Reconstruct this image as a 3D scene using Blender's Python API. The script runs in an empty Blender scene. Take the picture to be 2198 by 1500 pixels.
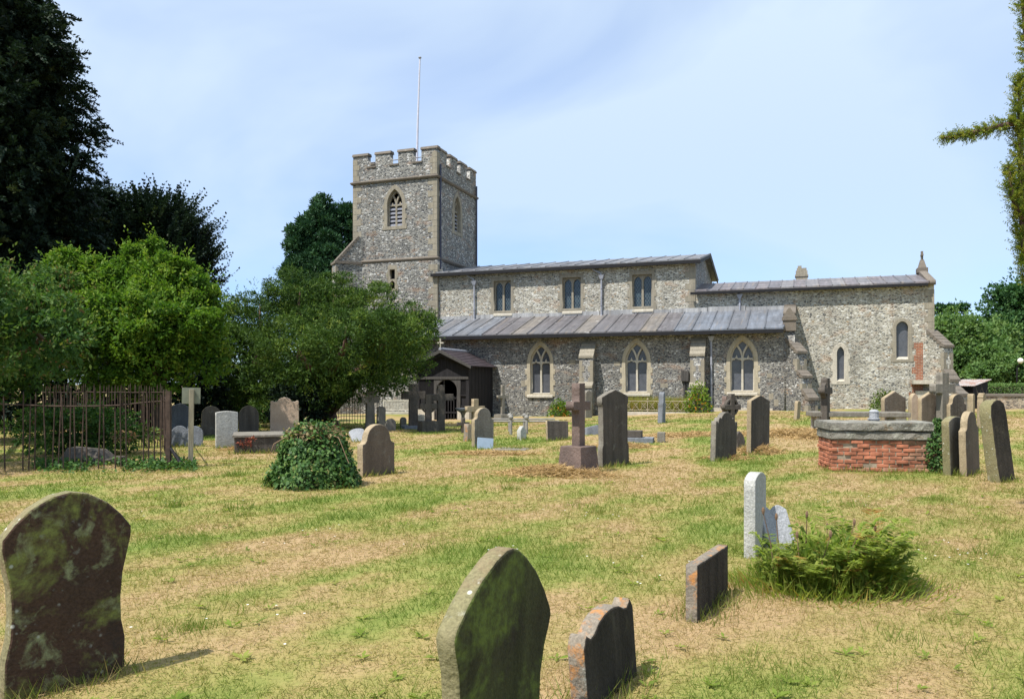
import bpy, bmesh, math, random
import numpy as np
from mathutils import Vector, Matrix, Euler

R = math.radians
random.seed(7)
RNG = np.random.default_rng(11)
scene = bpy.context.scene
COL = scene.collection

# ------------------------------------------------------------------ camera
EYE = 1.6
FPX, HX, HY = 1700.0, 1099.0, 825.0        # focal length, centre column and horizon row of the 2198 px photo
cam = bpy.data.cameras.new('camera')
cam.lens = 36.0 * FPX / 2198.0
cam.sensor_width = 36.0
cam.shift_y = 75.0 / 2198.0
cam.clip_start = 0.1
cam.clip_end = 5000
cam_o = bpy.data.objects.new('camera', cam)
cam_o.location = (0, 0, EYE)
cam_o.rotation_euler = (R(90), 0, 0)
COL.objects.link(cam_o)
scene.camera = cam_o

# ------------------------------------------------------------------ light
SUN_AZ, SUN_EL = R(50), R(60)              # sun stands behind and left of the camera
SX, SY = -math.sin(SUN_AZ), -math.cos(SUN_AZ)
sun = bpy.data.lights.new('sun', 'SUN')
sun.energy = 5.0
sun.angle = R(0.55)
sun.color = (1.0, 0.95, 0.87)
sun_o = bpy.data.objects.new('sun', sun)
sdir = Vector((SX * math.cos(SUN_EL), SY * math.cos(SUN_EL), math.sin(SUN_EL)))
sun_o.rotation_euler = sdir.to_track_quat('Z', 'Y').to_euler()
sun_o.location = (-20, -16, 40)
COL.objects.link(sun_o)

world = bpy.data.worlds.new('World')
scene.world = world
world.use_nodes = True
wn, wl = world.node_tree.nodes, world.node_tree.links
wn.clear()
w_out = wn.new('ShaderNodeOutputWorld')
w_bg = wn.new('ShaderNodeBackground')
w_bg.inputs['Strength'].default_value = 0.1
sky = wn.new('ShaderNodeTexSky')
sky.sky_type = 'NISHITA'
sky.sun_disc = False
sky.sun_elevation = SUN_EL
sky.sun_rotation = math.atan2(SX, SY)
sky.air_density = 1.0
sky.dust_density = 0.6
sky.ozone_density = 1.6
w_tc = wn.new('ShaderNodeTexCoord')
w_map = wn.new('ShaderNodeMapping')
w_map.inputs['Rotation'].default_value = (0, R(-14), R(20))
w_map.inputs['Scale'].default_value = (1.5, 1.7, 3.0)
w_noise = wn.new('ShaderNodeTexNoise')
w_noise.inputs['Scale'].default_value = 1.15
w_noise.inputs['Detail'].default_value = 5
w_noise.inputs['Roughness'].default_value = 0.5
w_noise.inputs['Distortion'].default_value = 0.5
w_ramp = wn.new('ShaderNodeValToRGB')
w_ramp.color_ramp.elements[0].position = 0.34
w_ramp.color_ramp.elements[0].color = (0.0, 0.0, 0.0, 1)
w_ramp.color_ramp.elements[1].position = 0.62
w_ramp.color_ramp.elements[1].color = (1, 1, 1, 1)
w_mix = wn.new('ShaderNodeMix')
w_mix.data_type = 'RGBA'
w_mix.inputs['B'].default_value = (5.15, 6.2, 7.35, 1)
wl.new(w_tc.outputs['Generated'], w_map.inputs['Vector'])
wl.new(w_map.outputs['Vector'], w_noise.inputs['Vector'])
wl.new(w_noise.outputs['Fac'], w_ramp.inputs['Fac'])
w_sep = wn.new('ShaderNodeSeparateXYZ')
wl.new(w_tc.outputs['Generated'], w_sep.inputs[0])
w_el = wn.new('ShaderNodeMath'); w_el.operation = 'MULTIPLY_ADD'          # the veil of high cloud thickens overhead
wl.new(w_sep.outputs['Z'], w_el.inputs[0]); w_el.inputs[1].default_value = 0.85; w_el.inputs[2].default_value = 0.08
w_sum = wn.new('ShaderNodeMath'); w_sum.operation = 'MULTIPLY_ADD'; w_sum.use_clamp = True
wl.new(w_ramp.outputs['Color'], w_sum.inputs[0]); w_sum.inputs[1].default_value = 0.5
wl.new(w_el.outputs[0], w_sum.inputs[2])
wl.new(w_sum.outputs[0], w_mix.inputs['Factor'])
w_tint = wn.new('ShaderNodeMix'); w_tint.data_type = 'RGBA'; w_tint.blend_type = 'MULTIPLY'
w_tint.inputs['Factor'].default_value = 1.0
w_tint.inputs['B'].default_value = (0.82, 1.08, 1.5, 1)
wl.new(sky.outputs['Color'], w_tint.inputs['A'])
wl.new(w_tint.outputs['Result'], w_mix.inputs['A'])
wl.new(w_mix.outputs['Result'], w_bg.inputs['Color'])
wl.new(w_bg.outputs['Background'], w_out.inputs['Surface'])

scene.view_settings.view_transform = 'Standard'
scene.view_settings.look = 'None'
scene.view_settings.exposure = 0.55
scene.view_settings.gamma = 1.0
scene.cycles.max_bounces = 6
scene.cycles.diffuse_bounces = 3
scene.cycles.transparent_max_bounces = 4

# ------------------------------------------------------------------ helpers
def link(o, parent=None):
    COL.objects.link(o)
    if parent is not None:
        o.parent = parent
    return o

def tag(o, label=None, cat=None, group=None, kind=None):
    if label: o['label'] = label
    if cat: o['category'] = cat
    if group: o['group'] = group
    if kind: o['kind'] = kind
    elif label and cat: o['kind'] = 'thing'
    return o

def empty(name, loc=(0, 0, 0), rot=(0, 0, 0), label=None, cat=None, group=None):
    o = bpy.data.objects.new(name, None)
    o.empty_display_size = 0.3
    o.location = loc
    o.rotation_euler = rot
    link(o)
    return tag(o, label, cat, group)

def mobj(name, me, mat, parent=None, loc=(0, 0, 0), rot=(0, 0, 0)):
    o = bpy.data.objects.new(name, me)
    me.name = name
    me.materials.clear()
    for m in (mat if isinstance(mat, (list, tuple)) else [mat]):
        me.materials.append(m)
    o.location = loc
    o.rotation_euler = rot
    return link(o, parent)

def fast_mesh(V, F, attrs=None, smooth=False):
    """V (n,3) and F (m,k) arrays of equal-sized faces."""
    V = np.asarray(V, dtype=np.float32); F = np.asarray(F, dtype=np.int32)
    me = bpy.data.meshes.new('mesh')
    me.vertices.add(len(V)); me.vertices.foreach_set('co', V.ravel())
    k = F.shape[1]
    me.loops.add(F.size); me.loops.foreach_set('vertex_index', F.ravel())
    me.polygons.add(len(F))
    me.polygons.foreach_set('loop_start', np.arange(0, F.size, k, dtype=np.int32))
    try:
        me.polygons.foreach_set('loop_total', np.full(len(F), k, dtype=np.int32))
    except Exception:
        pass
    if smooth:
        me.polygons.foreach_set('use_smooth', np.ones(len(F), dtype=bool))
    me.update(calc_edges=True)
    for n, a in (attrs or {}).items():
        at = me.attributes.new(n, 'FLOAT', 'POINT')
        at.data.foreach_set('value', np.asarray(a, dtype=np.float32))
    return me

class MB:
    """collects shapes for ONE mesh"""
    def __init__(self):
        self.v, self.f, self.c = [], [], []
        self.col = None
    def add(self, vs, fs):
        b = len(self.v)
        self.v += [tuple(p) for p in vs]
        self.f += [tuple(b + i for i in f) for f in fs]
        if self.col is not None:
            self.c += [self.col] * len(fs)
        return self
    def box(self, a, b, M=None):
        x0, y0, z0 = a; x1, y1, z1 = b
        vs = [(x0,y0,z0),(x1,y0,z0),(x1,y1,z0),(x0,y1,z0),(x0,y0,z1),(x1,y0,z1),(x1,y1,z1),(x0,y1,z1)]
        if M is not None: vs = [M @ Vector(p) for p in vs]
        return self.add(vs, [(0,3,2,1),(4,5,6,7),(0,1,5,4),(1,2,6,5),(2,3,7,6),(3,0,4,7)])
    def hexa(self, lo, hi):
        """lo, hi: four points each, counter-clockwise from above"""
        return self.add(list(lo) + list(hi), [(3,2,1,0),(4,5,6,7),(0,1,5,4),(1,2,6,5),(2,3,7,6),(3,0,4,7)])
    def tube(self, path, radii, n=8, cap=True):
        path = [Vector(p) for p in path]
        if not hasattr(radii, '__len__'): radii = [radii] * len(path)
        rings = []; up = None
        for i, p in enumerate(path):
            t = (path[min(i+1, len(path)-1)] - path[max(i-1, 0)]).normalized()
            ref = Vector((0,0,1)) if abs(t.z) < 0.9 else Vector((1,0,0))
            a = t.cross(ref).normalized(); b = t.cross(a).normalized()
            rings.append([p + (a*math.cos(2*math.pi*k/n) + b*math.sin(2*math.pi*k/n))*radii[i] for k in range(n)])
        vs = [q for r in rings for q in r]; fs = []
        for i in range(len(path)-1):
            for k in range(n):
                k2 = (k+1) % n
                fs.append((i*n+k, i*n+k2, (i+1)*n+k2, (i+1)*n+k))
        if cap:
            fs.append(tuple(range(n-1, -1, -1))); fs.append(tuple((len(path)-1)*n+k for k in range(n)))
        return self.add(vs, fs)
    def ball(self, c, r, nu=10, nv=7, jit=0.0):
        rx, ry, rz = r if hasattr(r, '__len__') else (r, r, r)
        vs = [(c[0], c[1], c[2]+rz)]
        for j in range(1, nv):
            th = math.pi*j/nv
            for i in range(nu):
                ph = 2*math.pi*i/nu; k = 1 + random.uniform(-jit, jit)
                vs.append((c[0]+rx*k*math.sin(th)*math.cos(ph), c[1]+ry*k*math.sin(th)*math.sin(ph), c[2]+rz*k*math.cos(th)))
        vs.append((c[0], c[1], c[2]-rz)); fs = []
        for i in range(nu):
            fs.append((0, 1+i, 1+(i+1) % nu))
            for j in range(nv-2):
                a = 1+j*nu
                fs.append((a+i, a+nu+i, a+nu+(i+1) % nu, a+(i+1) % nu))
            a = 1+(nv-2)*nu
            fs.append((a+i, len(vs)-1, a+(i+1) % nu))
        return self.add(vs, fs)
    def lathe(self, prof, c=(0,0,0), n=16):
        vs = []; fs = []
        for r, z in prof:
            for k in range(n):
                vs.append((c[0]+r*math.cos(2*math.pi*k/n), c[1]+r*math.sin(2*math.pi*k/n), c[2]+z))
        for i in range(len(prof)-1):
            for k in range(n):
                k2 = (k+1) % n
                fs.append((i*n+k, i*n+k2, (i+1)*n+k2, (i+1)*n+k))
        fs.append(tuple(range(n-1,-1,-1))); fs.append(tuple((len(prof)-1)*n+k for k in range(n)))
        return self.add(vs, fs)
    def mesh(self, smooth=False, bevel=0.0):
        me = bpy.data.meshes.new('mesh')
        me.from_pydata(self.v, [], self.f)
        if self.c:
            at = me.color_attributes.new('paint', 'FLOAT_COLOR', 'CORNER')
            k = 0
            for p, c in zip(me.polygons, self.c):
                for li in p.loop_indices: at.data[li].color = (*c, 1)
        if bevel:
            bm = bmesh.new(); bm.from_mesh(me)
            es = [e for e in bm.edges if len(e.link_faces) == 2 and e.calc_face_angle(0) > 0.5]
            bmesh.ops.bevel(bm, geom=es, offset=bevel, segments=2, affect='EDGES', profile=0.6)
            bm.to_mesh(me); bm.free()
        if smooth:
            me.polygons.foreach_set('use_smooth', np.ones(len(me.polygons), dtype=bool))
        me.update()
        return me
    def build(self, name, mat, parent=None, loc=(0,0,0), rot=(0,0,0), smooth=False, bevel=0.0):
        return mobj(name, self.mesh(smooth, bevel), mat, parent, loc, rot)

def plate(outlines, t, bevel=0.0, M=None):
    """outlines in (x, z); the first is the rim, further ones are holes.  A slab of thickness t centred on y = 0."""
    cu = bpy.data.curves.new('plate', 'CURVE')
    cu.dimensions = '2D'; cu.fill_mode = 'BOTH'
    cu.extrude = max(t/2 - bevel, 0.0); cu.bevel_depth = bevel; cu.bevel_resolution = 1; cu.offset = -bevel
    for pts in outlines:
        sp = cu.splines.new('POLY'); sp.points.add(len(pts)-1)
        for q, p in zip(sp.points, pts): q.co = (p[0], p[1], 0, 1)
        sp.use_cyclic_u = True
    o = bpy.data.objects.new('plate', cu)
    me = bpy.data.meshes.new_from_object(o)
    bpy.data.objects.remove(o); bpy.data.curves.remove(cu)
    me.transform(Matrix.Rotation(R(90), 4, 'X'))
    if M is not None: me.transform(M)
    return me

def join(meshes):
    bm = bmesh.new()
    for m in meshes:
        bm.from_mesh(m)
    me = bpy.data.meshes.new('mesh'); bm.to_mesh(me); bm.free()
    for m in meshes: bpy.data.meshes.remove(m)
    return me

def T(x, y, z): return Matrix.Translation((x, y, z))
def RZ(a): return Matrix.Rotation(a, 4, 'Z')

# ------------------------------------------------------------------ value noise in numpy
def _hash(ix, iy, seed):
    h = (ix.astype(np.int64)*374761393 + iy.astype(np.int64)*668265263 + seed*974634777) & 0x7fffffff
    h = ((h ^ (h >> 13)) * 1274126177) & 0x7fffffff
    h = h ^ (h >> 16)
    return (h & 0xffff) / 65535.0
def vnoise(x, y, seed=0):
    x = np.asarray(x, float); y = np.asarray(y, float)
    ix = np.floor(x); iy = np.floor(y); fx = x-ix; fy = y-iy
    fx = fx*fx*(3-2*fx); fy = fy*fy*(3-2*fy)
    a = _hash(ix, iy, seed); b = _hash(ix+1, iy, seed); c = _hash(ix, iy+1, seed); d = _hash(ix+1, iy+1, seed)
    return (a*(1-fx)+b*fx)*(1-fy) + (c*(1-fx)+d*fx)*fy
def fbm(x, y, seed=0, octv=4):
    s = 0; a = 0.5; n = 0
    for k in range(octv):
        s = s + a*vnoise(np.asarray(x)*2**k, np.asarray(y)*2**k, seed+k); n += a; a *= 0.5
    return s/n
def sstep(a, b, x):
    t = np.clip((np.asarray(x, float)-a)/(b-a), 0, 1); return t*t*(3-2*t)

CH_A = R(-20); CHX, CHY = 0.0, 40.0          # the church's axis: origin and turn
def ch_local(x, y):
    dx, dy = np.asarray(x)-CHX, np.asarray(y)-CHY
    c, s = math.cos(CH_A), math.sin(CH_A)
    return dx*c+dy*s, -dx*s+dy*c
def gz(x, y):
    """height of the ground"""
    s, d = ch_local(x, y)
    rise = 0.42*sstep(1, 13, s)*sstep(-22, -5, d)
    dip = -0.12*sstep(2, -4, s)*sstep(-16, -3, d)*sstep(-30, -14, s)
    lump = 0.05*(fbm(np.asarray(x)*0.7, np.asarray(y)*0.7, 3, 3)-0.5) + 0.035*(fbm(np.asarray(x)*2.3, np.asarray(y)*2.3, 8, 2)-0.5)
    return rise + dip + lump*sstep(120, 60, np.hypot(x, y))
def gp(px, py):
    """ground point under a pixel of the photo"""
    z = 0.0
    for _ in range(12):
        Y = (EYE-z)*FPX/(py-HY); X = (px-HX)*Y/FPX
        z = 0.5*z+0.5*float(gz(X, Y))
    return X, Y, float(gz(X, Y))
def dry(x, y):
    """0 green grass .. 1 straw: patches drawn out along the mowing rows"""
    x = np.asarray(x, float); y = np.asarray(y, float)
    u = 0.6*x+0.8*y; v = 0.8*x-0.6*y
    v = v+0.35*(fbm(x*0.5, y*0.5, 99, 2)-0.5)
    a = fbm(u*0.30, v*0.62, 21, 4); b = fbm(u*0.55, v*2.6, 33, 3); e = fbm(x*4, y*4, 71, 2); f = fbm(x*0.9, y*0.9, 44, 3)
    c = 0.36*a+0.26*b+0.12*e+0.26*f+0.018*np.sin(v*5.2)
    return np.clip((c-0.352)/0.24, 0, 1)

# ------------------------------------------------------------------ materials
def newmat(name):
    m = bpy.data.materials.new(name); m.use_nodes = True
    nt = m.node_tree; nt.nodes.clear()
    out = nt.nodes.new('ShaderNodeOutputMaterial'); b = nt.nodes.new('ShaderNodeBsdfPrincipled')
    b.inputs['Roughness'].default_value = 0.9
    b.inputs['Specular IOR Level'].default_value = 0.2
    nt.links.new(b.outputs[0], out.inputs[0])
    return m, nt, b, out
class NT:
    """short-hands for building node trees"""
    def __init__(self, nt): self.nt = nt; self.n = nt.nodes; self.l = nt.links
    def put(self, sock, v):
        if hasattr(v, 'is_linked') or isinstance(v, bpy.types.NodeSocket): self.l.new(v, sock)
        elif hasattr(v, '__len__') and len(v) == 3 and sock.type == 'RGBA': sock.default_value = (*v, 1)
        else: sock.default_value = v
    def coord(self, scale=(1,1,1), rnd=False, loc=(0,0,0)):
        tc = self.n.new('ShaderNodeTexCoord'); mp = self.n.new('ShaderNodeMapping')
        mp.inputs['Scale'].default_value = scale; mp.inputs['Location'].default_value = loc
        src = tc.outputs['Object']
        if rnd:
            oi = self.n.new('ShaderNodeObjectInfo'); ad = self.n.new('ShaderNodeVectorMath'); ad.operation = 'MULTIPLY_ADD'
            self.l.new(oi.outputs['Random'], ad.inputs[0]); ad.inputs[1].default_value = (37.0, 19.0, 53.0)
            self.l.new(src, ad.inputs[2]); src = ad.outputs[0]
        self.l.new(src, mp.inputs['Vector']); return mp.outputs[0]
    def noise(self, vec, scale, detail=3, rough=0.55, dist=0.0, out='Fac'):
        n = self.n.new('ShaderNodeTexNoise'); self.l.new(vec, n.inputs['Vector'])
        n.inputs['Scale'].default_value = scale; n.inputs['Detail'].default_value = detail
        n.inputs['Roughness'].default_value = rough; n.inputs['Distortion'].default_value = dist
        return n.outputs[out]
    def voro(self, vec, scale, feature='F1', out='Distance', rnd=1.0):
        n = self.n.new('ShaderNodeTexVoronoi'); n.feature = feature; self.l.new(vec, n.inputs['Vector'])
        n.inputs['Scale'].default_value = scale; n.inputs['Randomness'].default_value = rnd
        return n.outputs[out]
    def ramp(self, fac, stops, const=False):
        r = self.n.new('ShaderNodeValToRGB'); cr = r.color_ramp
        if const: cr.interpolation = 'CONSTANT'
        while len(cr.elements) < len(stops): cr.elements.new(0.5)
        for e, (p, c) in zip(cr.elements, stops):
            e.position = p; e.color = (*c, 1) if hasattr(c, '__len__') else (c, c, c, 1)
        self.l.new(fac, r.inputs['Fac']); return r.outputs['Color']
    def mix(self, fac, a, b, mode='MIX'):
        m = self.n.new('ShaderNodeMix'); m.data_type = 'RGBA'; m.blend_type = mode
        self.put(m.inputs['Factor'], fac); self.put(m.inputs['A'], a); self.put(m.inputs['B'], b)
        return m.outputs['Result']
    def math(self, op, a, b=0.0, clamp=False):
        m = self.n.new('ShaderNodeMath'); m.operation = op; m.use_clamp = clamp
        self.put(m.inputs[0], a); self.put(m.inputs[1], b); return m.outputs[0]
    def sep(self, vec):
        s = self.n.new('ShaderNodeSeparateColor' if False else 'ShaderNodeSeparateXYZ'); self.l.new(vec, s.inputs[0]); return s.outputs
    def attr(self, name, out='Fac'):
        a = self.n.new('ShaderNodeAttribute'); a.attribute_name = name; return a.outputs[out]
    def bump(self, h, strength, dist, bsdf):
        b = self.n.new('ShaderNodeBump'); b.inputs['Strength'].default_value = strength; b.inputs['Distance'].default_value = dist
        self.l.new(h, b.inputs['Height']); self.l.new(b.outputs[0], bsdf.inputs['Normal'])

def flint_mat(name, mortar, stops, scale=1.0, patch=(0.8, 1.15), brickish=0.0, mw=0.11):
    m, nt, b, out = newmat(name); q = NT(nt)
    base = q.coord((5.2*scale, 5.2*scale, 10.5*scale))
    wob = q.noise(base, 0.9, 2, out='Color')
    ad = q.n.new('ShaderNodeVectorMath'); ad.operation = 'MULTIPLY_ADD'
    q.l.new(wob, ad.inputs[0]); ad.inputs[1].default_value = (0.7, 0.7, 0.7); q.l.new(base, ad.inputs[2])
    v = ad.outputs[0]
    cell = q.sep(q.voro(v, 1.0, out='Color'))[0]
    edge = q.voro(v, 1.0, 'DISTANCE_TO_EDGE')
    col = q.ramp(cell, stops, const=True)
    inner = q.noise(v, 3.0, 3)
    col = q.mix(0.5, col, q.ramp(inner, [(0.3, 0.45), (0.7, 1.3)]), 'MULTIPLY')
    mort = q.ramp(edge, [(mw*0.45, 1.0), (mw, 0.0)])
    mn = q.noise(v, 1.7, 3)
    mcol = q.mix(mn, tuple(c*0.75 for c in mortar), tuple(min(c*1.2, 1) for c in mortar))
    col = q.mix(mort, col, mcol)
    big = q.noise(q.coord((0.5, 0.5, 0.8)), 1.0, 4)
    col = q.mix(1.0, col, q.ramp(big, [(0.3, patch[0]), (0.7, patch[1])]), 'MULTIPLY')
    rust = q.noise(q.coord((0.9, 0.9, 1.8)), 1.3, 3)
    col = q.mix(q.math('MULTIPLY', q.ramp(rust, [(0.56, 0.0), (0.7, 1.0)]), 0.3), col, (0.34, 0.17, 0.075))
    drip = q.noise(q.coord((2.6, 2.6, 0.22)), 1.0, 4, 0.6)                   # rain streaks down the wall
    col = q.mix(0.45, col, q.ramp(drip, [(0.34, 0.6), (0.6, 1.12)]), 'MULTIPLY')
    if brickish:
        col = q.mix(brickish, col, (0.36, 0.17, 0.1))
    nt.links.new(col, b.inputs['Base Color'])
    q.bump(q.math('MINIMUM', edge, 0.3), 0.9, 0.05, b)
    b.inputs['Roughness'].default_value = 0.75
    return m

def stone_mat(name, c1, c2, lichen=(), streak=0.0, bump=0.6, scale=1.0, rough=0.9, speck=0.0):
    m, nt, b, out = newmat(name); q = NT(nt)
    v = q.coord((scale,)*3, rnd=True)
    col = q.mix(q.ramp(q.noise(v, 2.5, 5, 0.6), [(0.3, 0), (0.7, 1)]), c1, c2)
    grain = q.noise(v, 60, 3, 0.7)
    col = q.mix(0.8, col, q.ramp(grain, [(0.3, 0.6), (0.7, 1.35)]), 'MULTIPLY')
    if streak:
        sv = q.coord((9*scale, 9*scale, 0.8*scale), rnd=True)
        col = q.mix(streak, col, q.ramp(q.noise(sv, 1.0, 4), [(0.35, 0.25), (0.65, 1.25)]), 'MULTIPLY')
    for i, (lc, sc, lo, amt) in enumerate(lichen):
        lv = q.coord((scale,)*3, rnd=True, loc=(3.1*i+1, 7.7*i, 1.3*i))
        f = q.ramp(q.noise(lv, sc, 5, 0.65, 0.4), [(lo-0.02, 0), (lo+0.09, 1)])
        f = q.math('MULTIPLY', f, q.ramp(q.noise(lv, 22, 5, 0.75), [(0.36, 0.25), (0.6, 1.0)]))
        col = q.mix(q.math('MULTIPLY', f, amt), col, lc)
    if speck:
        sp = q.ramp(q.voro(v, 16, 'F1'), [(0.10, 1), (0.2, 0)])
        sp2 = q.math('MULTIPLY', sp, q.ramp(q.noise(v, 3.3, 2), [(0.5, 0), (0.56, 1)]))
        col = q.mix(q.math('MULTIPLY', sp2, speck), col, (0.55, 0.56, 0.5))
    nt.links.new(col, b.inputs['Base Color'])
    q.bump(q.math('ADD', q.noise(v, 28, 5, 0.65), q.math('MULTIPLY', q.noise(v, 7, 4, 0.6), 1.6)), bump, 0.014, b)
    b.inputs['Roughness'].default_value = rough
    return m

def plain_mat(name, c, rough=0.7, var=0.3, scale=6.0, metal=0.0, spec=0.3, stretch=(1,1,1), bump=0.0):
    m, nt, b, out = newmat(name); q = NT(nt)
    v = q.coord(stretch, rnd=True)
    f = q.noise(v, scale, 4, 0.6)
    col = q.mix(1.0, q.mix(0.0, c, c), q.ramp(f, [(0.3, 1-var), (0.7, 1+var)]), 'MULTIPLY')
    nt.links.new(col, b.inputs['Base Color'])
    b.inputs['Roughness'].default_value = rough; b.inputs['Metallic'].default_value = metal
    b.inputs['Specular IOR Level'].default_value = spec
    if bump: q.bump(f, bump, 0.01, b)
    return m

def leaf_mat(name, stops, trans=0.3, rough=0.6, spec=0.14):
    m, nt, b, out = newmat(name); q = NT(nt)
    col = q.ramp(q.attr('tint'), stops)
    nt.links.new(col, b.inputs['Base Color'])
    b.inputs['Roughness'].default_value = rough; b.inputs['Specular IOR Level'].default_value = spec
    tr = q.n.new('ShaderNodeBsdfTranslucent')
    nt.links.new(q.mix(1.0, col, (1.15, 1.25, 0.6), 'MULTIPLY'), tr.inputs['Color'])
    ms = q.n.new('ShaderNodeMixShader'); ms.inputs[0].default_value = trans
    nt.links.new(b.outputs[0], ms.inputs[1]); nt.links.new(tr.outputs[0], ms.inputs[2])
    nt.links.new(ms.outputs[0], out.inputs[0])
    return m

M = {}
M['flint_pale'] = flint_mat('flint_pale', (0.42, 0.40, 0.335),
    [(0.0, (0.085, 0.087, 0.09)), (0.14, (0.18, 0.175, 0.165)), (0.3, (0.29, 0.27, 0.225)), (0.5, (0.42, 0.405, 0.36)), (0.68, (0.235, 0.22, 0.19)), (0.82, (0.58, 0.575, 0.54)), (0.965, (0.33, 0.24, 0.15))], scale=1.6, mw=0.15)
M['flint_grey'] = flint_mat('flint_grey', (0.275, 0.265, 0.235),
    [(0.0, (0.06, 0.062, 0.07)), (0.28, (0.125, 0.127, 0.13)), (0.52, (0.195, 0.19, 0.18)), (0.68, (0.28, 0.275, 0.26)), (0.8, (0.08, 0.082, 0.092)), (0.91, (0.52, 0.52, 0.5)), (0.975, (0.27, 0.19, 0.13))], scale=1.75, mw=0.12)
M['flint_tower'] = flint_mat('flint_tower', (0.29, 0.285, 0.26),
    [(0.0, (0.06, 0.062, 0.068)), (0.22, (0.13, 0.131, 0.132)), (0.42, (0.22, 0.213, 0.195)), (0.58, (0.30, 0.295, 0.275)), (0.72, (0.095, 0.097, 0.105)), (0.87, (0.54, 0.54, 0.53)), (0.965, (0.27, 0.2, 0.14))], scale=1.5, mw=0.12)
M['limestone'] = stone_mat('limestone', (0.30, 0.268, 0.208), (0.245, 0.222, 0.178), lichen=[((0.2, 0.185, 0.155), 3.0, 0.56, 0.55)], streak=0.25)
M['limestone_pale'] = stone_mat('limestone_pale', (0.5, 0.465, 0.39), (0.42, 0.385, 0.32), lichen=[((0.29, 0.27, 0.23), 3.0, 0.6, 0.5)], streak=0.2)
M['coping'] = stone_mat('coping', (0.175, 0.148, 0.12), (0.14, 0.123, 0.105), lichen=[((0.34, 0.31, 0.26), 5.0, 0.6, 0.6)])
# ------------------------------------------------------------------ ground
def spacing():
    xs = list(np.arange(-24, 24.01, 0.3)); step = 0.3; x = 24.0
    ex = []
    while x < 1800: step *= 1.25; x += step; ex.append(x)
    return np.array([-e for e in reversed(ex)] + xs + ex)
gx = spacing()
ys = list(np.arange(0, 46.01, 0.3)); fwd = []; step = 0.3; y = 46.0
while y < 2500: step *= 1.25; y += step; fwd.append(y)
back = []; step = 0.3; y = 0.0
while y > -300: step *= 1.35; y -= step; back.append(y)
gy = np.array(list(reversed(back)) + ys + fwd)
GX, GY = np.meshgrid(gx, gy)
GZ = gz(GX, GY)
nx, ny = len(gx), len(gy)
ii = np.arange((nx*ny)).reshape(ny, nx)
F = np.stack([ii[:-1, :-1], ii[:-1, 1:], ii[1:, 1:], ii[1:, :-1]], -1).reshape(-1, 4)
gm, nt, b, out = newmat('dry_lawn'); q = NT(nt)
dv = q.attr('dry')
v = q.coord((1, 1, 1))
fine = q.noise(v, 5.0, 6, 0.7)
f2 = q.math('ADD', dv, q.math('MULTIPLY', q.math('SUBTRACT', fine, 0.5), 0.8), True)
col = q.ramp(f2, [(0.0, (0.145, 0.18, 0.038)), (0.35, (0.205, 0.208, 0.058)), (0.6, (0.27, 0.22, 0.083)), (1.0, (0.325, 0.228, 0.122))])
col = q.mix(0.8, col, q.ramp(q.noise(v, 38, 4, 0.75), [(0.28, 0.8), (0.7, 1.15)]), 'MULTIPLY')
nt.links.new(col, b.inputs['Base Color'])
q.bump(q.noise(v, 30, 5, 0.75), 0.35, 0.02, b)
me = fast_mesh(np.stack([GX, GY, GZ], -1).reshape(-1, 3), F, {'dry': dry(GX, GY).ravel()}, True)
tag(mobj('ground', me, gm), kind='structure')
# ------------------------------------------------------------------ church materials
def lead_mat(name, base, dark):
    m, nt, b, out = newmat(name); q = NT(nt)
    col = q.attr('paint', 'Color')
    st = q.noise(q.coord((3.4, 0.35, 0.35)), 1.6, 5, 0.65)
    col = q.mix(1.0, col, q.ramp(st, [(0.3, 0.55), (0.7, 1.4)]), 'MULTIPLY')
    wash = q.noise(q.coord((0.8, 0.6, 0.6)), 1.0, 5, 0.65)
    col = q.mix(q.math('MULTIPLY', q.ramp(wash, [(0.4, 0), (0.62, 1)]), 0.55), col, (0.118, 0.117, 0.125))
    seam = q.noise(q.coord((5.0, 0.25, 0.25), loc=(4, 2, 1)), 1.3, 3)
    col = q.mix(q.math('MULTIPLY', q.ramp(seam, [(0.6, 0), (0.72, 1)]), 0.5), col, (0.23, 0.185, 0.14))
    sp = q.noise(q.coord((1, 1, 1)), 2.2, 5, 0.7)
    col = q.mix(q.math('MULTIPLY', q.ramp(sp, [(0.62, 0), (0.72, 1)]), 0.55), col, (0.5, 0.5, 0.5))
    nt.links.new(col, b.inputs['Base Color'])
    b.inputs['Roughness'].default_value = 0.55; b.inputs['Metallic'].default_value = 0.0
    b.inputs['Specular IOR Level'].default_value = 0.5
    q.bump(q.noise(q.coord((1, 1, 1)), 3.0, 4), 0.5, 0.02, b)
    return m
M['limestone_mid'] = stone_mat('limestone_mid', (0.42, 0.37, 0.275), (0.34, 0.30, 0.225), lichen=[((0.22, 0.2, 0.16), 3.0, 0.6, 0.5)], streak=0.25)
M['lead'] = lead_mat('lead', (0.2, 0.2, 0.22), (0.1, 0.1, 0.1))
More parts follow.
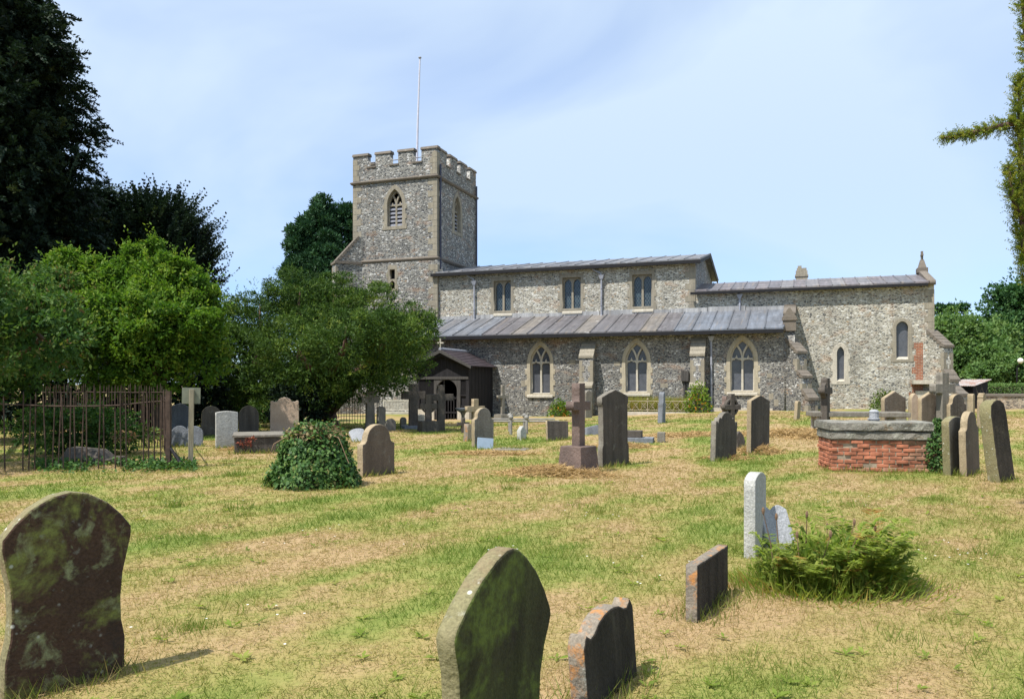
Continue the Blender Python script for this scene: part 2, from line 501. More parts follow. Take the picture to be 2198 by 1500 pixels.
def glass_mat(name, lead, scale, c1, c2):
    m, nt, b, out = newmat(name); q = NT(nt)
    v = q.coord((1, 1, 1)); s = q.sep(v)
    hor = q.math('ADD', s[0], s[1])
    a = q.math('ABSOLUTE', q.math('SUBTRACT', q.math('FRACT', q.math('MULTIPLY', q.math('ADD', hor, q.math('MULTIPLY', s[2], 0.62)), scale)), 0.5))
    c = q.math('ABSOLUTE', q.math('SUBTRACT', q.math('FRACT', q.math('MULTIPLY', q.math('SUBTRACT', hor, q.math('MULTIPLY', s[2], 0.62)), scale)), 0.5))
    line = q.math('GREATER_THAN', q.math('MAXIMUM', a, c), 0.44)
    base = q.mix(q.ramp(q.noise(v, 5, 3), [(0.35, 0), (0.65, 1)]), c1, c2)
    base = q.mix(q.math('MULTIPLY', line, lead), base, (0.12, 0.13, 0.14))
    nt.links.new(base, b.inputs['Base Color'])
    b.inputs['Roughness'].default_value = 0.25; b.inputs['Specular IOR Level'].default_value = 0.5
    q.bump(q.noise(v, 9, 2), 0.25, 0.02, b)
    return m
M['glass_guard'] = glass_mat('glass_guard', 0.25, 9.0, (0.065, 0.07, 0.085), (0.09, 0.095, 0.11))
M['glass_lead'] = glass_mat('glass_lead', 0.9, 7.0, (0.012, 0.022, 0.03), (0.03, 0.055, 0.07))
M['gutter'] = plain_mat('gutter', (0.008, 0.008, 0.01), 0.7)
M['pipe'] = plain_mat('pipe', (0.28, 0.29, 0.33), 0.6, 0.25)
M['pipe_dark'] = plain_mat('pipe_dark', (0.045, 0.05, 0.08), 0.5)
M['louvre'] = plain_mat('louvre', (0.24, 0.25, 0.29), 0.7)
M['void'] = plain_mat('void', (0.01, 0.01, 0.01), 0.9)
M['oak'] = plain_mat('oak', (0.015, 0.014, 0.016), 0.8, 0.6, 3.0, stretch=(9, 9, 0.6), bump=0.6)
M['oak_grey'] = plain_mat('oak_grey', (0.06, 0.056, 0.053), 0.8, 0.4, 4.0, stretch=(9, 9, 0.6))
M['tile'] = plain_mat('tile', (0.05, 0.038, 0.043), 0.75, 0.5, 5.0, bump=0.5)
def brick_mat(name):
    m, nt, b, out = newmat(name); q = NT(nt)
    s = q.sep(q.coord((1, 1, 1)))
    cb = q.n.new('ShaderNodeCombineXYZ'); q.l.new(q.math('ADD', s[0], s[1]), cb.inputs[0]); q.l.new(s[2], cb.inputs[1])
    br = q.n.new('ShaderNodeTexBrick'); q.l.new(cb.outputs[0], br.inputs['Vector'])
    br.inputs['Scale'].default_value = 1.0; br.inputs['Brick Width'].default_value = 0.225; br.inputs['Row Height'].default_value = 0.075
    br.inputs['Mortar Size'].default_value = 0.008
    br.inputs['Color1'].default_value = (0.27, 0.095, 0.05, 1); br.inputs['Color2'].default_value = (0.2, 0.08, 0.05, 1); br.inputs['Mortar'].default_value = (0.34, 0.28, 0.21, 1)
    col = q.mix(0.7, br.outputs['Color'], q.ramp(q.noise(q.coord((1, 1, 1)), 4, 4), [(0.3, 0.6), (0.7, 1.3)]), 'MULTIPLY')
    nt.links.new(col, b.inputs['Base Color'])
    return m
M['brick'] = brick_mat('brick')

church = empty('church', (CHX, CHY, 0), (0, 0, CH_A), 'flint church with battlemented tower, lead roofs and timber porch', 'church')

def arch_pts(cx, w, z0, zs, rise, n=10):
    """pointed (or round) arched opening, anticlockwise"""
    a = w/2; Rr = (a*a+rise*rise)/(2*a); pts = [(cx-a, z0), (cx+a, z0)]
    th = math.asin(min(1, rise/Rr))
    if rise > a: th = math.pi-math.asin(rise/Rr) if Rr < a else math.asin(rise/Rr)
    right = [(cx-(Rr-a)+Rr*math.cos(th*i/n), zs+Rr*math.sin(th*i/n)) for i in range(n+1)]
    left = [(2*cx-x, z) for x, z in reversed(right[:-1])]
    return pts + right + left
def rect(x0, z0, x1, z1): return [(x0, z0), (x1, z0), (x1, z1), (x0, z1)]
def toothed(x0, z0, x1, z1, step=0.3, depth=0.12, base=None):
    """rectangle with long and short stones along both upright sides"""
    pts = [(x0, z0), (x1, z0)]; n = max(1, round((z1-z0)/step)); h = (z1-z0)/n
    for i in range(n):
        o = depth if i % 2 == 0 else 0
        pts += [(x1+o, z0+i*h), (x1+o, z0+(i+1)*h)]
    for i in reversed(range(n)):
        o = depth if i % 2 == 0 else 0
        pts += [(x0-o, z0+(i+1)*h), (x0-o, z0+i*h)]
    return pts[2:]
def toothed_arch(cx, w, z0, zs, rise, step=0.3, depth=0.12):
    body = arch_pts(cx, w, z0, zs, rise); a = w/2
    n = max(1, round((zs-z0)/step)); h = (zs-z0)/n; right = []
    for i in range(n):
        o = depth if i % 2 == 0 else 0
        right += [(cx+a+o, z0+i*h), (cx+a+o, z0+(i+1)*h)]
    left = [(2*cx-x, z) for x, z in reversed(right)]
    return right + body[2:] + left

def face(M_, d): return M_
SOUTH = lambda d: T(0, d, 0)
EAST = lambda s: T(s, 0, 0) @ RZ(R(90))      # plate x runs along d, front looks east
WEST = lambda s: T(s, 0, 0) @ RZ(R(-90))     # plate x runs along -d
def wall(name, outs, t, Mx, mat, parent=church):
    return mobj(name, plate(outs, t, M=Mx @ T(0, t/2, 0)), mat, parent)

def two_light(cx, w, z0, zs, b=0.045):
    """holes of a two-light window under intersecting bars with cusps"""
    a = w/2; Rr = 2*a; holes = []
    e = 0.05
    for sgn in (-1, 1):
        f = lambda x: cx+sgn*x                       # build for the right light (x from 0 to a), mirror for the left
        lo = [(b, z0+0.02), (a-e, z0+0.02), (a-e, zs-0.06)]
        m = a/2
        lo += [(a-e-0.10*a, zs+0.0), (m+0.16*a, zs+0.0), (m, zs+0.16), (m-0.16*a, zs+0.0), (b+0.10*a, zs+0.0), (b, zs-0.06)]
        holes.append([(f(x), z) for x, z in lo])
        # above the cusps: bounded by main arc (centre -a, radius 2a) and the branch bar (centre +2a, radius 2a)
        up = []
        th0 = 0.12
        for i in range(7):
            z = zs+0.10+(1.20*a-0.10)*i/6
            x = -a+math.sqrt(max((Rr-e)**2-(z-zs)**2, 0)); up.append((x, z))
        br = []
        for i in range(7):
            z = zs+0.10+(1.20*a-0.10)*i/6
            x = 2*a-math.sqrt(max((Rr-b)**2-(z-zs)**2, 0)); br.append((x, z))
        pts = up+list(reversed(br))
        pts += [(m-0.12*a, zs+0.08), (m, zs+0.24), (m+0.12*a, zs+0.08)]
        holes.append([(f(x), z) for x, z in pts])
    top = []
    for i in range(7):
        z = zs+0.22+(1.28*a-0.22)*i/6
        x = 2*a-math.sqrt((Rr+b)**2-(z-zs)**2); top.append((max(x, 0.005), z))
    for i in range(1, 6):
        z = zs+1.28*a+(1.66*a-1.28*a)*i/5
        x = -a+math.sqrt(max((Rr-e)**2-(z-zs)**2, 0)); top.append((max(x, 0.004), z))
    holes.append([(cx+x, z) for x, z in top] + [(cx-x, z) for x, z in reversed(top)])
    return holes

# ------------------------------------------------------------------ south aisle
AD = 0.4                                   # plane of the aisle's south wall
A0, A1 = -5.6, 13.0
win = [(1.36, 1.14, 2.66), (6.24, 1.24, 2.68), (11.16, 1.3, 2.74)]
WW, WR = 1.05, 0.91
holes = [arch_pts(cx, WW+0.28, z0-0.12, zs, WR+0.2) for cx, z0, zs in win]
wall('aisle_wall', [rect(A0, -0.4, A1+0.4, 4.12)] + holes, 0.55, SOUTH(AD), M['flint_grey'])
for cx, z0, zs in win:
    fr = mobj('window_surround', plate([toothed_arch(cx, WW+0.36, z0-0.16, zs, WR+0.25, 0.28, 0.09), arch_pts(cx, WW, z0, zs, WR)], 0.3, 0.015, SOUTH(AD-0.02) @ T(0, 0.15, 0)), M['limestone_mid'], church)
    mobj('tracery', plate([arch_pts(cx, WW+0.02, z0-0.01, zs, WR+0.01)] + two_light(cx, WW, z0, zs), 0.14, 0.012, T(0, AD+0.22, 0)), M['limestone_pale'], fr)
    mobj('glass', plate([arch_pts(cx, WW, z0, zs, WR)], 0.02, 0, T(0, AD+0.26, 0)), M['glass_guard'], fr)
    mb = MB(); mb.hexa([(cx-0.68, AD-0.09, z0-0.2), (cx+0.68, AD-0.09, z0-0.2), (cx+0.68, AD+0.2, z0-0.2), (cx-0.68, AD+0.2, z0-0.2)],
                       [(cx-0.68, AD-0.09, z0-0.1), (cx+0.68, AD-0.09, z0-0.1), (cx+0.68, AD+0.2, z0+0.03), (cx-0.68, AD+0.2, z0+0.03)])
    mb.build('sill', M['limestone_pale'], fr)

# aisle roof: lead sheets with rolls
EAVE_D, EAVE_Z, TOP_D, TOP_Z = -0.2, 4.13, 3.56, 5.32
def lead_roof(name, s0, s1, d0, z0, d1, z1, n, cols, th=0.06, skew=0.0, parent=church, rollr=0.032):
    mb = MB(); L = (s1-s0)/n
    for i in range(n):
        mb.col = cols(i, n)
        a, b_ = s0+i*L, s0+(i+1)*L
        k = 3
        for j in range(k):
            f0, f1 = j/k, (j+1)/k
            dz = random.uniform(-0.006, 0.006)
            mb.hexa([(a, d0+(d1-d0)*f0, z0+(z1-z0)*f0-th), (b_, d0+(d1-d0)*f0, z0+(z1-z0)*f0-th), (b_, d0+(d1-d0)*f1, z0+(z1-z0)*f1-th), (a, d0+(d1-d0)*f1, z0+(z1-z0)*f1-th)],
                    [(a, d0+(d1-d0)*f0, z0+(z1-z0)*f0+dz+0.008), (b_, d0+(d1-d0)*f0, z0+(z1-z0)*f0+dz+0.008), (b_, d0+(d1-d0)*f1, z0+(z1-z0)*f1+dz), (a, d0+(d1-d0)*f1, z0+(z1-z0)*f1+dz)])
    for i in range(n+1):
        c = cols(min(i, n-1), n); mb.col = tuple(x*0.8 for x in c)
        s = s0+i*L
        mb.tube([(s, d0-0.01, z0+0.012), (s, d1, z1+0.012)], rollr, 6)
    return mb.build(name, M['lead'], parent)
BLUE, BROWN, TAN, GREY = (0.125, 0.14, 0.168), (0.102, 0.095, 0.102), (0.16, 0.142, 0.125), (0.112, 0.12, 0.138)
acol = [BLUE]*6+[GREY, BLUE, GREY, BROWN, BROWN, TAN, BROWN, BROWN, BROWN, TAN, BROWN, BROWN, BROWN, TAN, BROWN, BLUE, GREY, BLUE, BLUE, BLUE]
acol = [BLUE, GREY, BLUE, GREY, BLUE, BROWN, BROWN, TAN, BROWN, BROWN, BROWN, TAN, BROWN, BROWN, BROWN, TAN, BROWN, BLUE, BLUE, BLUE, GREY, BLUE, BLUE]
lead_roof('aisle_roof', A0, A1-0.02, EAVE_D, EAVE_Z, TOP_D, TOP_Z, 23, lambda i, n: acol[i], rollr=0.036)
MB().box((A0, EAVE_D-0.05, EAVE_Z-0.22), (A1-0.03, EAVE_D+0.10, EAVE_Z-0.055)).box((A0, EAVE_D+0.12, EAVE_Z-0.12), (A1-0.03, AD+0.02, EAVE_Z-0.07)).build('gutter', M['gutter'], church)
mb = MB()                                   # lead flashing where aisle roof meets the nave
mb.col = (0.36, 0.36, 0.36)
for i in range(10):
    s = A0+i*1.86
    mb.box((s, 3.455-0.01*(i % 2), TOP_Z-0.05), (s+1.83, 3.53, TOP_Z+0.14+0.03*(i % 3)))
mb.build('flashing', M['lead'], church)
# aisle east end: gable wall with coping, kneeler
mobj('aisle_end_wall', plate([[(AD-0.02, -0.4), (3.5, -0.4), (3.5, 5.38), (AD-0.02, 4.72)]], 0.45, 0, T(A1+0.225+0.001, 0, 0) @ RZ(R(90))), M['flint_grey'], church)
mobj('end_coping', plate([[(AD-0.08, 4.72), (3.48, 5.38), (3.48, 5.52), (AD-0.08, 4.88)]], 0.55, 0.02, T(A1+0.225, 0, 0) @ RZ(R(90))), M['coping'], church)
kn = MB(); kn.box((A1-0.06, AD-0.12, 4.02), (A1+0.5, AD+0.18, 4.62)); kn.box((A1-0.1, AD-0.17, 4.50), (A1+0.54, AD+0.2, 4.60))
kn.hexa([(A1-0.1, AD-0.17, 4.605), (A1+0.54, AD-0.17, 4.605), (A1+0.54, AD+0.2, 4.605), (A1-0.1, AD+0.2, 4.605)], [(A1+0.18, AD-0.17, 5.05), (A1+0.26, AD-0.17, 5.05), (A1+0.26, AD+0.2, 5.05), (A1+0.18, AD+0.2, 5.05)])
kn.build('kneeler', M['coping'], church)

def buttress(s, d, ang, prof, width, flint, slopes, foot=-0.4, cap='limestone'):
    """prof: list of (projection, z_top) from the bottom up; each stage ends in a sloped weathering"""
    pts = [(-0.25, foot), (prof[0][0], foot)]
    caps = []
    for i, (p, z) in enumerate(prof):
        nxt = prof[i+1][0] if i+1 < len(prof) else 0.0
        pts += [(p, z), (nxt, z+slopes[i])]
        caps.append((p, z, nxt, z+slopes[i]))
    pts += [(-0.25, prof[-1][1]+slopes[-1])]
    Mx = T(s, d, 0) @ RZ(ang) @ T(0, 0, 0)
    # plate lies in its own x (projection), z plane, thickness along y = width
    b = mobj('buttress', plate([pts], width, 0, Mx), M[flint], church)
    q = MB()
    for p, z, n_, z2 in caps:
        mb = MB()
        dx, dz = n_-p, z2-z; L = math.hypot(dx, dz); k = max(2, int(L/0.22))
        for i in range(k):
            f0, f1 = i/k, (i+1)/k
            x0, zz0, x1, zz1 = p+dx*f0+0.03*(1 if i == 0 else 0.6), z+dz*f0-0.02, p+dx*f1, z+dz*f1
            w = width/2+0.035
            lo = [(x1-0.02, -w, zz0+0.01), (x0+0.02, -w, zz0-0.05), (x0+0.02, w, zz0-0.05), (x1-0.02, w, zz0+0.01)]
            hi = [(x1, -w, zz1+0.05), (x0+0.02, -w, zz0+0.06), (x0+0.02, w, zz0+0.06), (x1, w, zz1+0.05)]
            mb.hexa([Mx @ Vector(v) for v in lo], [Mx @ Vector(v) for v in hi])
        mb.build('weathering', M[cap], b)
    zb = foot
    for p, z, n_, z2 in caps:                     # dressed corner stones
        for sg in (-1, 1):
            zz = max(zb, foot); i = 0; q = MB()
            while zz+0.26 < z-0.05:
                ln = 0.24 if i % 2 == 0 else 0.14
                y0, y1 = sorted((sg*(width/2+0.012), sg*(width/2-ln)))
                q.box((p-(0.38-ln), y0, zz), (p+0.012, y1, zz+0.268), Mx)
                zz += 0.27; i += 1
            if i: q.build('quoin', M['limestone'], b)
        zb = z2
    return b
buttress(3.91, AD, R(-90), [(0.85, 1.5), (0.62, 2.95)], 0.66, 'flint_grey', [0.18, 0.75])
buttress(9.2, AD, R(-90), [(0.85, 1.5), (0.62, 2.98)], 0.62, 'flint_grey', [0.15, 0.78])
buttress(A1+0.25, AD+0.2, R(-45), [(1.35, 0.98), (1.0, 1.95), (0.7, 3.05)], 0.55, 'flint_grey', [0.4, 0.25, 0.65], cap='coping')
MB().box((9.4, AD-0.09, -0.3), (A1-0.5, AD+0.001, 0.52)).build('plinth', M['limestone_pale'], church)
for (x, z, w, h) in ((12.55, 0.62, .2, .3), (12.33, 0.92, .2, .28), (12.25, 1.9, .22, .2), (2.9, 2.6, .3, .22), (7.4, 1.45, .35, .2), (5.15, 2.5, .3, .2), (8.45, 1.7, .22, .3), (0.35, 1.5, .25, .3)):
    MB().box((x, AD-0.006, z), (x+w, AD+0.05, z+h)).build('patch_stone', M['limestone'], church)

# ------------------------------------------------------------------ nave with clerestory
ND = 3.5; N0, N1 = -5.79, 8.65; NE, NR = 7.93, 8.88; ND1 = 11.9; NM = (ND+ND1)/2
cl = [(-1.85, 5.68, 7.35), (2.13, 5.68, 7.35), (5.93, 5.66, 7.33)]
wall('nave_wall', [rect(N0, 3.0, N1, NE-0.05)] + [rect(cx-0.6, z0-0.1, cx+0.6, z1+0.1) for cx, z0, z1 in cl], 0.6, SOUTH(ND), M['flint_pale'])
mobj('nave_wall', plate([[(ND+0.6, 3.0), (ND1, 3.0), (ND1, NE-0.05), (NM, NR-0.06), (ND+0.6, NE+0.09)]], 0.5, 0, T(N1-0.26, 0, 0) @ RZ(R(90))), M['flint_tower'], church)
wall('nave_wall', [rect(-N1+0.5, 3.0, -N0, NE-0.05)], 0.6, T(0, ND1-0.003, 0) @ RZ(R(180)), M['flint_tower'])
for cx, z0, z1 in cl:
    fr = mobj('window_surround', plate([toothed(cx-0.66, z0-0.2, cx+0.66, z1+0.2, 0.32, 0.10), rect(cx-0.51, z0, cx+0.51, z1)], 0.3, 0.015, SOUTH(ND-0.025) @ T(0, 0.15, 0)), M['limestone'], church)
    holes = []
    for sg in (-1, 1):
        c = cx+sg*0.255
        holes.append(arch_pts(c, 0.40, z0+0.02, z1-0.36, 0.28, 6))
    mobj('mullion', plate([rect(cx-0.52, z0-0.01, cx+0.52, z1+0.01)] + holes, 0.13, 0.012, T(0, ND+0.25, 0)), M['limestone'], fr)
    mobj('glass', plate([rect(cx-0.5, z0, cx+0.5, z1)], 0.02, 0, T(0, ND+0.29, 0)), M['glass_lead'], fr)
    mb = MB(); mb.hexa([(cx-0.5, ND-0.08, z0-0.3), (cx+0.6, ND-0.08, z0-0.3), (cx+0.6, ND+0.2, z0-0.3), (cx-0.5, ND+0.2, z0-0.3)],
                       [(cx-0.5, ND-0.08, z0-0.2), (cx+0.6, ND-0.08, z0-0.2), (cx+0.6, ND+0.2, z0+0.02), (cx-0.5, ND+0.2, z0+0.02)])
    mb.build('sill', M['limestone_pale'], fr)
def ncol(i, n): 
    c = [(0.15, 0.153, 0.165), (0.165, 0.168, 0.18), (0.135, 0.135, 0.148)][(i*7) % 3]; return c
NEV = ND-0.34
lead_roof('nave_roof', N0+0.02, N1+0.32, NEV, NE+0.02, NM, NR, 18, ncol)
lead_roof('nave_roof', N0+0.02, N1+0.32, ND1+0.34, NE+0.02, NM+0.004, NR-0.004, 18, ncol)
MB().box((N0-0.28, NEV-0.05, NE-0.21), (N1+0.32, NEV+0.09, NE-0.045)).build('gutter', M['gutter'], church)
mobj('bargeboard', plate([[(NEV, NE-0.2), (NEV, NE-0.06), (NM, NR-0.07), (ND1+0.3, NE-0.06), (ND1+0.3, NE-0.2), (NM, NR-0.21)]], 0.05, 0, T(N1+0.29, 0, 0) @ RZ(R(90))), M['gutter'], church)
q = MB()
def quoins(_, s, d, z0, z1, ss, h=0.3, a=0.42, b=0.24, both=True):
    q = MB()
    """corner stones round an outside corner at (s, d); ss = +1 corner at the east end, -1 at the west end"""
    z = z0; i = 0
    while z+h <= z1+0.02:
        la, lb = (a, b) if i % 2 == 0 else (b, a)
        s0, s1 = (s-la, s+0.012) if ss > 0 else (s-0.012, s+la)
        q.box((s0, d-0.012, z), (s1, d+lb, min(z+h-0.012, z1)))
        z += h; i += 1
    q.build('quoin', M['limestone'], church)
quoins(q, N1, ND, 5.2, NE-0.1, 1, 0.31, 0.5, 0.3)

# ------------------------------------------------------------------ chancel
C1 = 19.5; CE, CR = 6.3, 7.08; CD1 = 9.5; CM = (ND+CD1)/2
L1, L2 = (15.5, 1.76, 3.1, 0.32, 0.3), (18.17, 2.8, 4.25, 0.5, 0.3)
CDW = ND+0.03
wall('chancel_wall', [rect(N1-0.3, -0.4, C1, CE-0.02), arch_pts(L1[0], 0.62, L1[1]-0.1, L1[2], 0.45), arch_pts(L2[0], 0.72, L2[1]-0.1, L2[2], 0.4)], 0.6, SOUTH(CDW), M['flint_pale'])
mobj('chancel_wall', plate([[(CDW+0.6, -0.4), (CD1, -0.4), (CD1, CE), (CM, CR-0.02), (CDW+0.6, CE+0.15)]], 0.5, 0, T(C1-0.253, 0, 0) @ RZ(R(90))), M['flint_pale'], church)
wall('chancel_wall', [rect(-C1+0.5, -0.4, -N1-0.01, CE-0.02)], 0.6, T(0, CD1-0.003, 0) @ RZ(R(180)), M['flint_pale'])
for (cx, z0, zs, w, r), (ow, pale) in zip((L1, L2), ((0.72, 'limestone_pale'), (0.84, 'limestone'))):
    fr = mobj('window_surround', plate([toothed_arch(cx, ow, z0-0.16, zs, r+(ow-w)/2, 0.3, 0.07), arch_pts(cx, w, z0, zs, r)], 0.34, 0.015, SOUTH(CDW-0.02) @ T(0, 0.17, 0)), M[pale], church)
    mobj('glass', plate([arch_pts(cx, w+0.01, z0, zs, r)], 0.02, 0, T(0, CDW+0.2, 0)), M['glass_guard'], fr)
    MB().hexa([(cx-w/2, CDW-0.03, z0-0.05), (cx+w/2, CDW-0.03, z0-0.05), (cx+w/2, CDW+0.2, z0-0.05), (cx-w/2, CDW+0.2, z0-0.05)],
              [(cx-w/2, CDW-0.03, z0-0.01), (cx+w/2, CDW-0.03, z0-0.01), (cx+w/2, CDW+0.2, z0+0.1), (cx-w/2, CDW+0.2, z0+0.1)]).build('sill', M['limestone_pale'], fr)
def ccol(i, n): return [(0.125, 0.11, 0.12), (0.14, 0.12, 0.125), (0.115, 0.108, 0.12), (0.18, 0.165, 0.165)][(i*5) % 3 if i < 7 or i > 14 else (3 if i % 2 else 1)]
CEV = ND-0.3
lead_roof('chancel_roof', N1+0.02, C1-0.25, CEV, CE+0.03, CM, CR, 18, ccol, rollr=0.028)
lead_roof('chancel_roof', N1+0.02, C1-0.25, CD1+0.3, CE+0.03, CM+0.004, CR-0.004, 18, ccol, rollr=0.028)
MB().box((N1-0.2, CEV-0.05, CE-0.16), (C1-0.3, CEV+0.07, CE-0.035)).build('gutter', M['gutter'], church)
mobj('gable_coping', plate([[(ND-0.18, CE-0.12), (ND-0.18, CE+0.1), (CM, CR+0.22), (CD1+0.18, CE+0.1), (CD1+0.18, CE-0.12), (CM, CR+0.0)]], 0.34, 0.02, T(C1-0.12, 0, 0) @ RZ(R(90))), M['coping'], church)
fi = MB(); fi.box((C1-0.36, CM-0.3, CR+0.05), (C1+0.12, CM+0.3, CR+0.3)); fi.hexa([(C1-0.3, CM-0.25, CR+0.3), (C1+0.06, CM-0.25, CR+0.3), (C1+0.06, CM+0.25, CR+0.3), (C1-0.3, CM+0.25, CR+0.3)], [(C1-0.2, CM-0.1, CR+0.72), (C1-0.04, CM-0.1, CR+0.72), (C1-0.04, CM+0.1, CR+0.72), (C1-0.2, CM+0.1, CR+0.72)])
fi.box((C1-0.17, CM-0.07, CR+0.72), (C1-0.07, CM+0.07, CR+1.15)); fi.box((C1-0.17, CM-0.2, CR+0.9), (C1-0.07, CM+0.2, CR+1.0))
fi.build('gable_cross', M['coping'], church, bevel=0.012)
quoins(None, C1, CDW, 3.9, CE-0.15, 1, 0.3, 0.4, 0.25)
buttress(C1-0.1, ND+0.1, R(-45), [(1.55, 1.15), (1.15, 1.8), (0.85, 3.35)], 0.62, 'flint_pale', [0.35, 0.45, 0.75], cap='coping')
bp = [(18.5, 0.3), (19.42, 0.3), (19.42, 3.55)]
for i in range(11):
    z = 3.55-i*0.29; o = 18.55+(0.16 if i % 2 else 0.0)-(0.1 if i > 6 else 0)+random.uniform(-0.03, 0.03); bp += [(o, z), (o, z-0.29)]
mobj('brick_patch', plate([bp], 0.05, 0, T(0, CDW+0.0215-0.006, 0)), M['brick'], church)
MB().box((18.55, CDW-0.75, 1.62), (19.4, CDW-0.004, 1.8)).box((18.7, CDW-0.5, -0.3), (19.3, CDW-0.003, 1.3)).build('ledge', M['limestone_pale'], church)
ch = MB(); ch.box((13.45, 7.75, 5.8), (14.05, 8.35, 7.72)); ch.box((13.41, 7.71, 7.4), (14.09, 8.39, 7.5)); ch.box((13.5, 7.8, 7.72), (14.0, 8.3, 7.86)); ch.box((13.55, 7.9, 7.86), (13.75, 8.2, 8.0))
ch.build('chimney', M['limestone'], church)

# ------------------------------------------------------------------ tower
W0, W1, TD, TD1 = -11.28, -5.8, 3.4, 9.2
ZL, ZU, ZC, ZT = 8.82, 13.5, 14.36, 15.08
bx, bz0, bzs, bw, br = -8.5, 10.8, 12.05, 0.98, 0.9
sx = -8.62
wall('tower_wall', [rect(W0, ZL-0.001, W1, ZU), arch_pts(bx, bw+0.3, bz0-0.1, bzs, br+0.2)], 0.7, SOUTH(TD), M['flint_tower'])
wall('tower_wall', [rect(W0-0.07, -0.5, W1+0.07, ZL), rect(sx-0.3, 7.0, sx+0.3, 8.4)], 0.7, SOUTH(TD-0.07), M['flint_tower'])
ex = TD+2.85
wall('tower_wall', [rect(TD+0.7, 6.5, TD1, ZU), arch_pts(ex, bw+0.3, bz0-0.1, bzs, br+0.2)], 0.7, EAST(W1), M['flint_tower'])
wall('tower_wall', [rect(-TD1, -0.5, -TD-0.7, ZU)], 0.7, WEST(W0), M['flint_tower'])
wall('tower_wall', [rect(-W1+0.7, -0.5, -W0-0.7, ZU)], 0.7, T(0, TD1, 0) @ RZ(R(180)), M['flint_tower'])
MB().box((W0+0.1, TD+0.1, ZU+0.3), (W1-0.1, TD1-0.1, ZU+0.42)).build('tower_roof', M['void'], church)
for Mx, cx in ((SOUTH(TD), bx), (EAST(W1), ex)):
    fr = mobj('belfry_surround', plate([toothed_arch(cx, bw+0.42, bz0-0.2, bzs, br+0.28, 0.3, 0.09), arch_pts(cx, bw, bz0, bzs, br)], 0.36, 0.015, Mx @ T(0, -0.03+0.18, 0)), M['limestone'], church)
    if Mx == SOUTH(TD) or True:
        mobj('tracery', plate([arch_pts(cx, bw+0.02, bz0-0.01, bzs, br)] + two_light(cx, bw, bz0, bzs-0.05, 0.05), 0.14, 0.012, Mx @ T(0, 0.24, 0)), M['limestone'], fr)
    lv = MB()
    for i in range(7):
        z = bz0+0.05+i*0.23
        if z > bzs+0.05: break
        for sg in (-1, 1):
            x0, x1 = sorted((cx+sg*0.03, cx+sg*0.47))
            P = [(x0, 0.2, z), (x1, 0.2, z), (x1, 0.5, z+0.2), (x0, 0.5, z+0.2)]
            lv.hexa([Mx @ Vector(p) for p in P], [Mx @ (Vector(p)+Vector((0, 0, 0.09))) for p in P])
    lv.build('louvre', M['louvre'], fr)
    mobj('dark_opening', plate([arch_pts(cx, bw, bz0, bzs, br)], 0.02, 0, Mx @ T(0, 0.66, 0)), M['void'], fr)
fr = mobj('window_surround', plate([toothed(sx-0.3, 7.0, sx+0.3, 8.5, 0.36, 0.08), rect(sx-0.17, 7.72, sx+0.17, 8.28), [(sx-0.16, 7.15), (sx+0.16, 7.15), (sx+0.16, 7.5), (sx, 7.64), (sx-0.16, 7.5)]], 0.3, 0.01, SOUTH(TD-0.09) @ T(0, 0.15, 0)), M['limestone'], church)
mobj('dark_opening', plate([rect(sx-0.29, 7.01, sx+0.29, 8.4)], 0.02, 0, T(0, TD+0.19, 0)), M['void'], fr)
# string courses
def course(name, z, o, h, W0_, W1_, D0, D1, mat):
    mb = MB(); prof = [(0.0, z-h/2), (o*0.55, z-h/2), (o, z-h*0.1), (o, z+h*0.15), (0.0, z+h/2)]
    cs = [(W0_, D0, -1, -1), (W1_, D0, 1, -1), (W1_, D1, 1, 1), (W0_, D1, -1, 1)]
    vs = [(s+a*p, d+b*p, zz) for s, d, a, b in cs for p, zz in prof]; fs = []
    n = len(prof)
    for i in range(4):
        j = (i+1) % 4
        for k in range(n-1): fs.append((i*n+k, j*n+k, j*n+k+1, i*n+k+1))
    mb.add(vs, fs); return mb.build(name, mat, church)
course('string_course', ZU, 0.14, 0.2, W0-0.002, W1+0.002, TD-0.002, TD1+0.002, M['coping'])
course('string_course', ZL, 0.13, 0.22, W0-0.004, W1+0.004, TD-0.004, TD1+0.004, M['coping'])
# battlements
def crenel(a, b):
    n = 4; gap = 0.52; w = (b-a-gap*(n-1))/n
    top = []; x = b
    for i in range(n):
        top += [(x, ZT), (x-w, ZT)]; x -= w
        if i < n-1: top += [(x, ZC), (x-gap, ZC)]; x -= gap
    return [(a, ZU+0.05), (b, ZU+0.05)] + top, w, gap
pw = 0.36
for Mx, a, b in ((SOUTH(TD), W0, W1), (EAST(W1), TD+pw, TD1), (WEST(W0), -TD1, -TD-pw), (T(0, TD1, 0) @ RZ(R(180)), -W1+pw, -W0-pw)):
    o, w, gap = crenel(a, b)
    pr = wall('parapet', [o], pw, Mx, M['flint_tower'])
    x = a
    for i in range(4):
        MB().hexa([Mx @ Vector(p) for p in ((x-0.05, -0.06, ZT), (x+w+0.05, -0.06, ZT), (x+w+0.05, pw+0.06, ZT), (x-0.05, pw+0.06, ZT))],
                  [Mx @ Vector(p) for p in ((x-0.05, -0.0, ZT+0.15), (x+w+0.05, -0.0, ZT+0.15), (x+w+0.05, pw-0.0, ZT+0.15), (x-0.05, pw-0.0, ZT+0.15))]).build('coping', M['coping'], pr)
        x += w
        if i < 3:
            MB().box((x-0.05, -0.06, ZC-0.02), (x+gap+0.05, pw+0.05, ZC+0.07), Mx).build('coping', M['coping'], pr); x += gap
    if Mx == SOUTH(TD):
        mb = MB(); mb.tube([(W0+0.4, TD+pw+0.3, ZC+0.5), (W1-0.4, TD+pw+0.3, ZC+0.5)], 0.03, 6); mb.build('rail', M['pipe'], church)
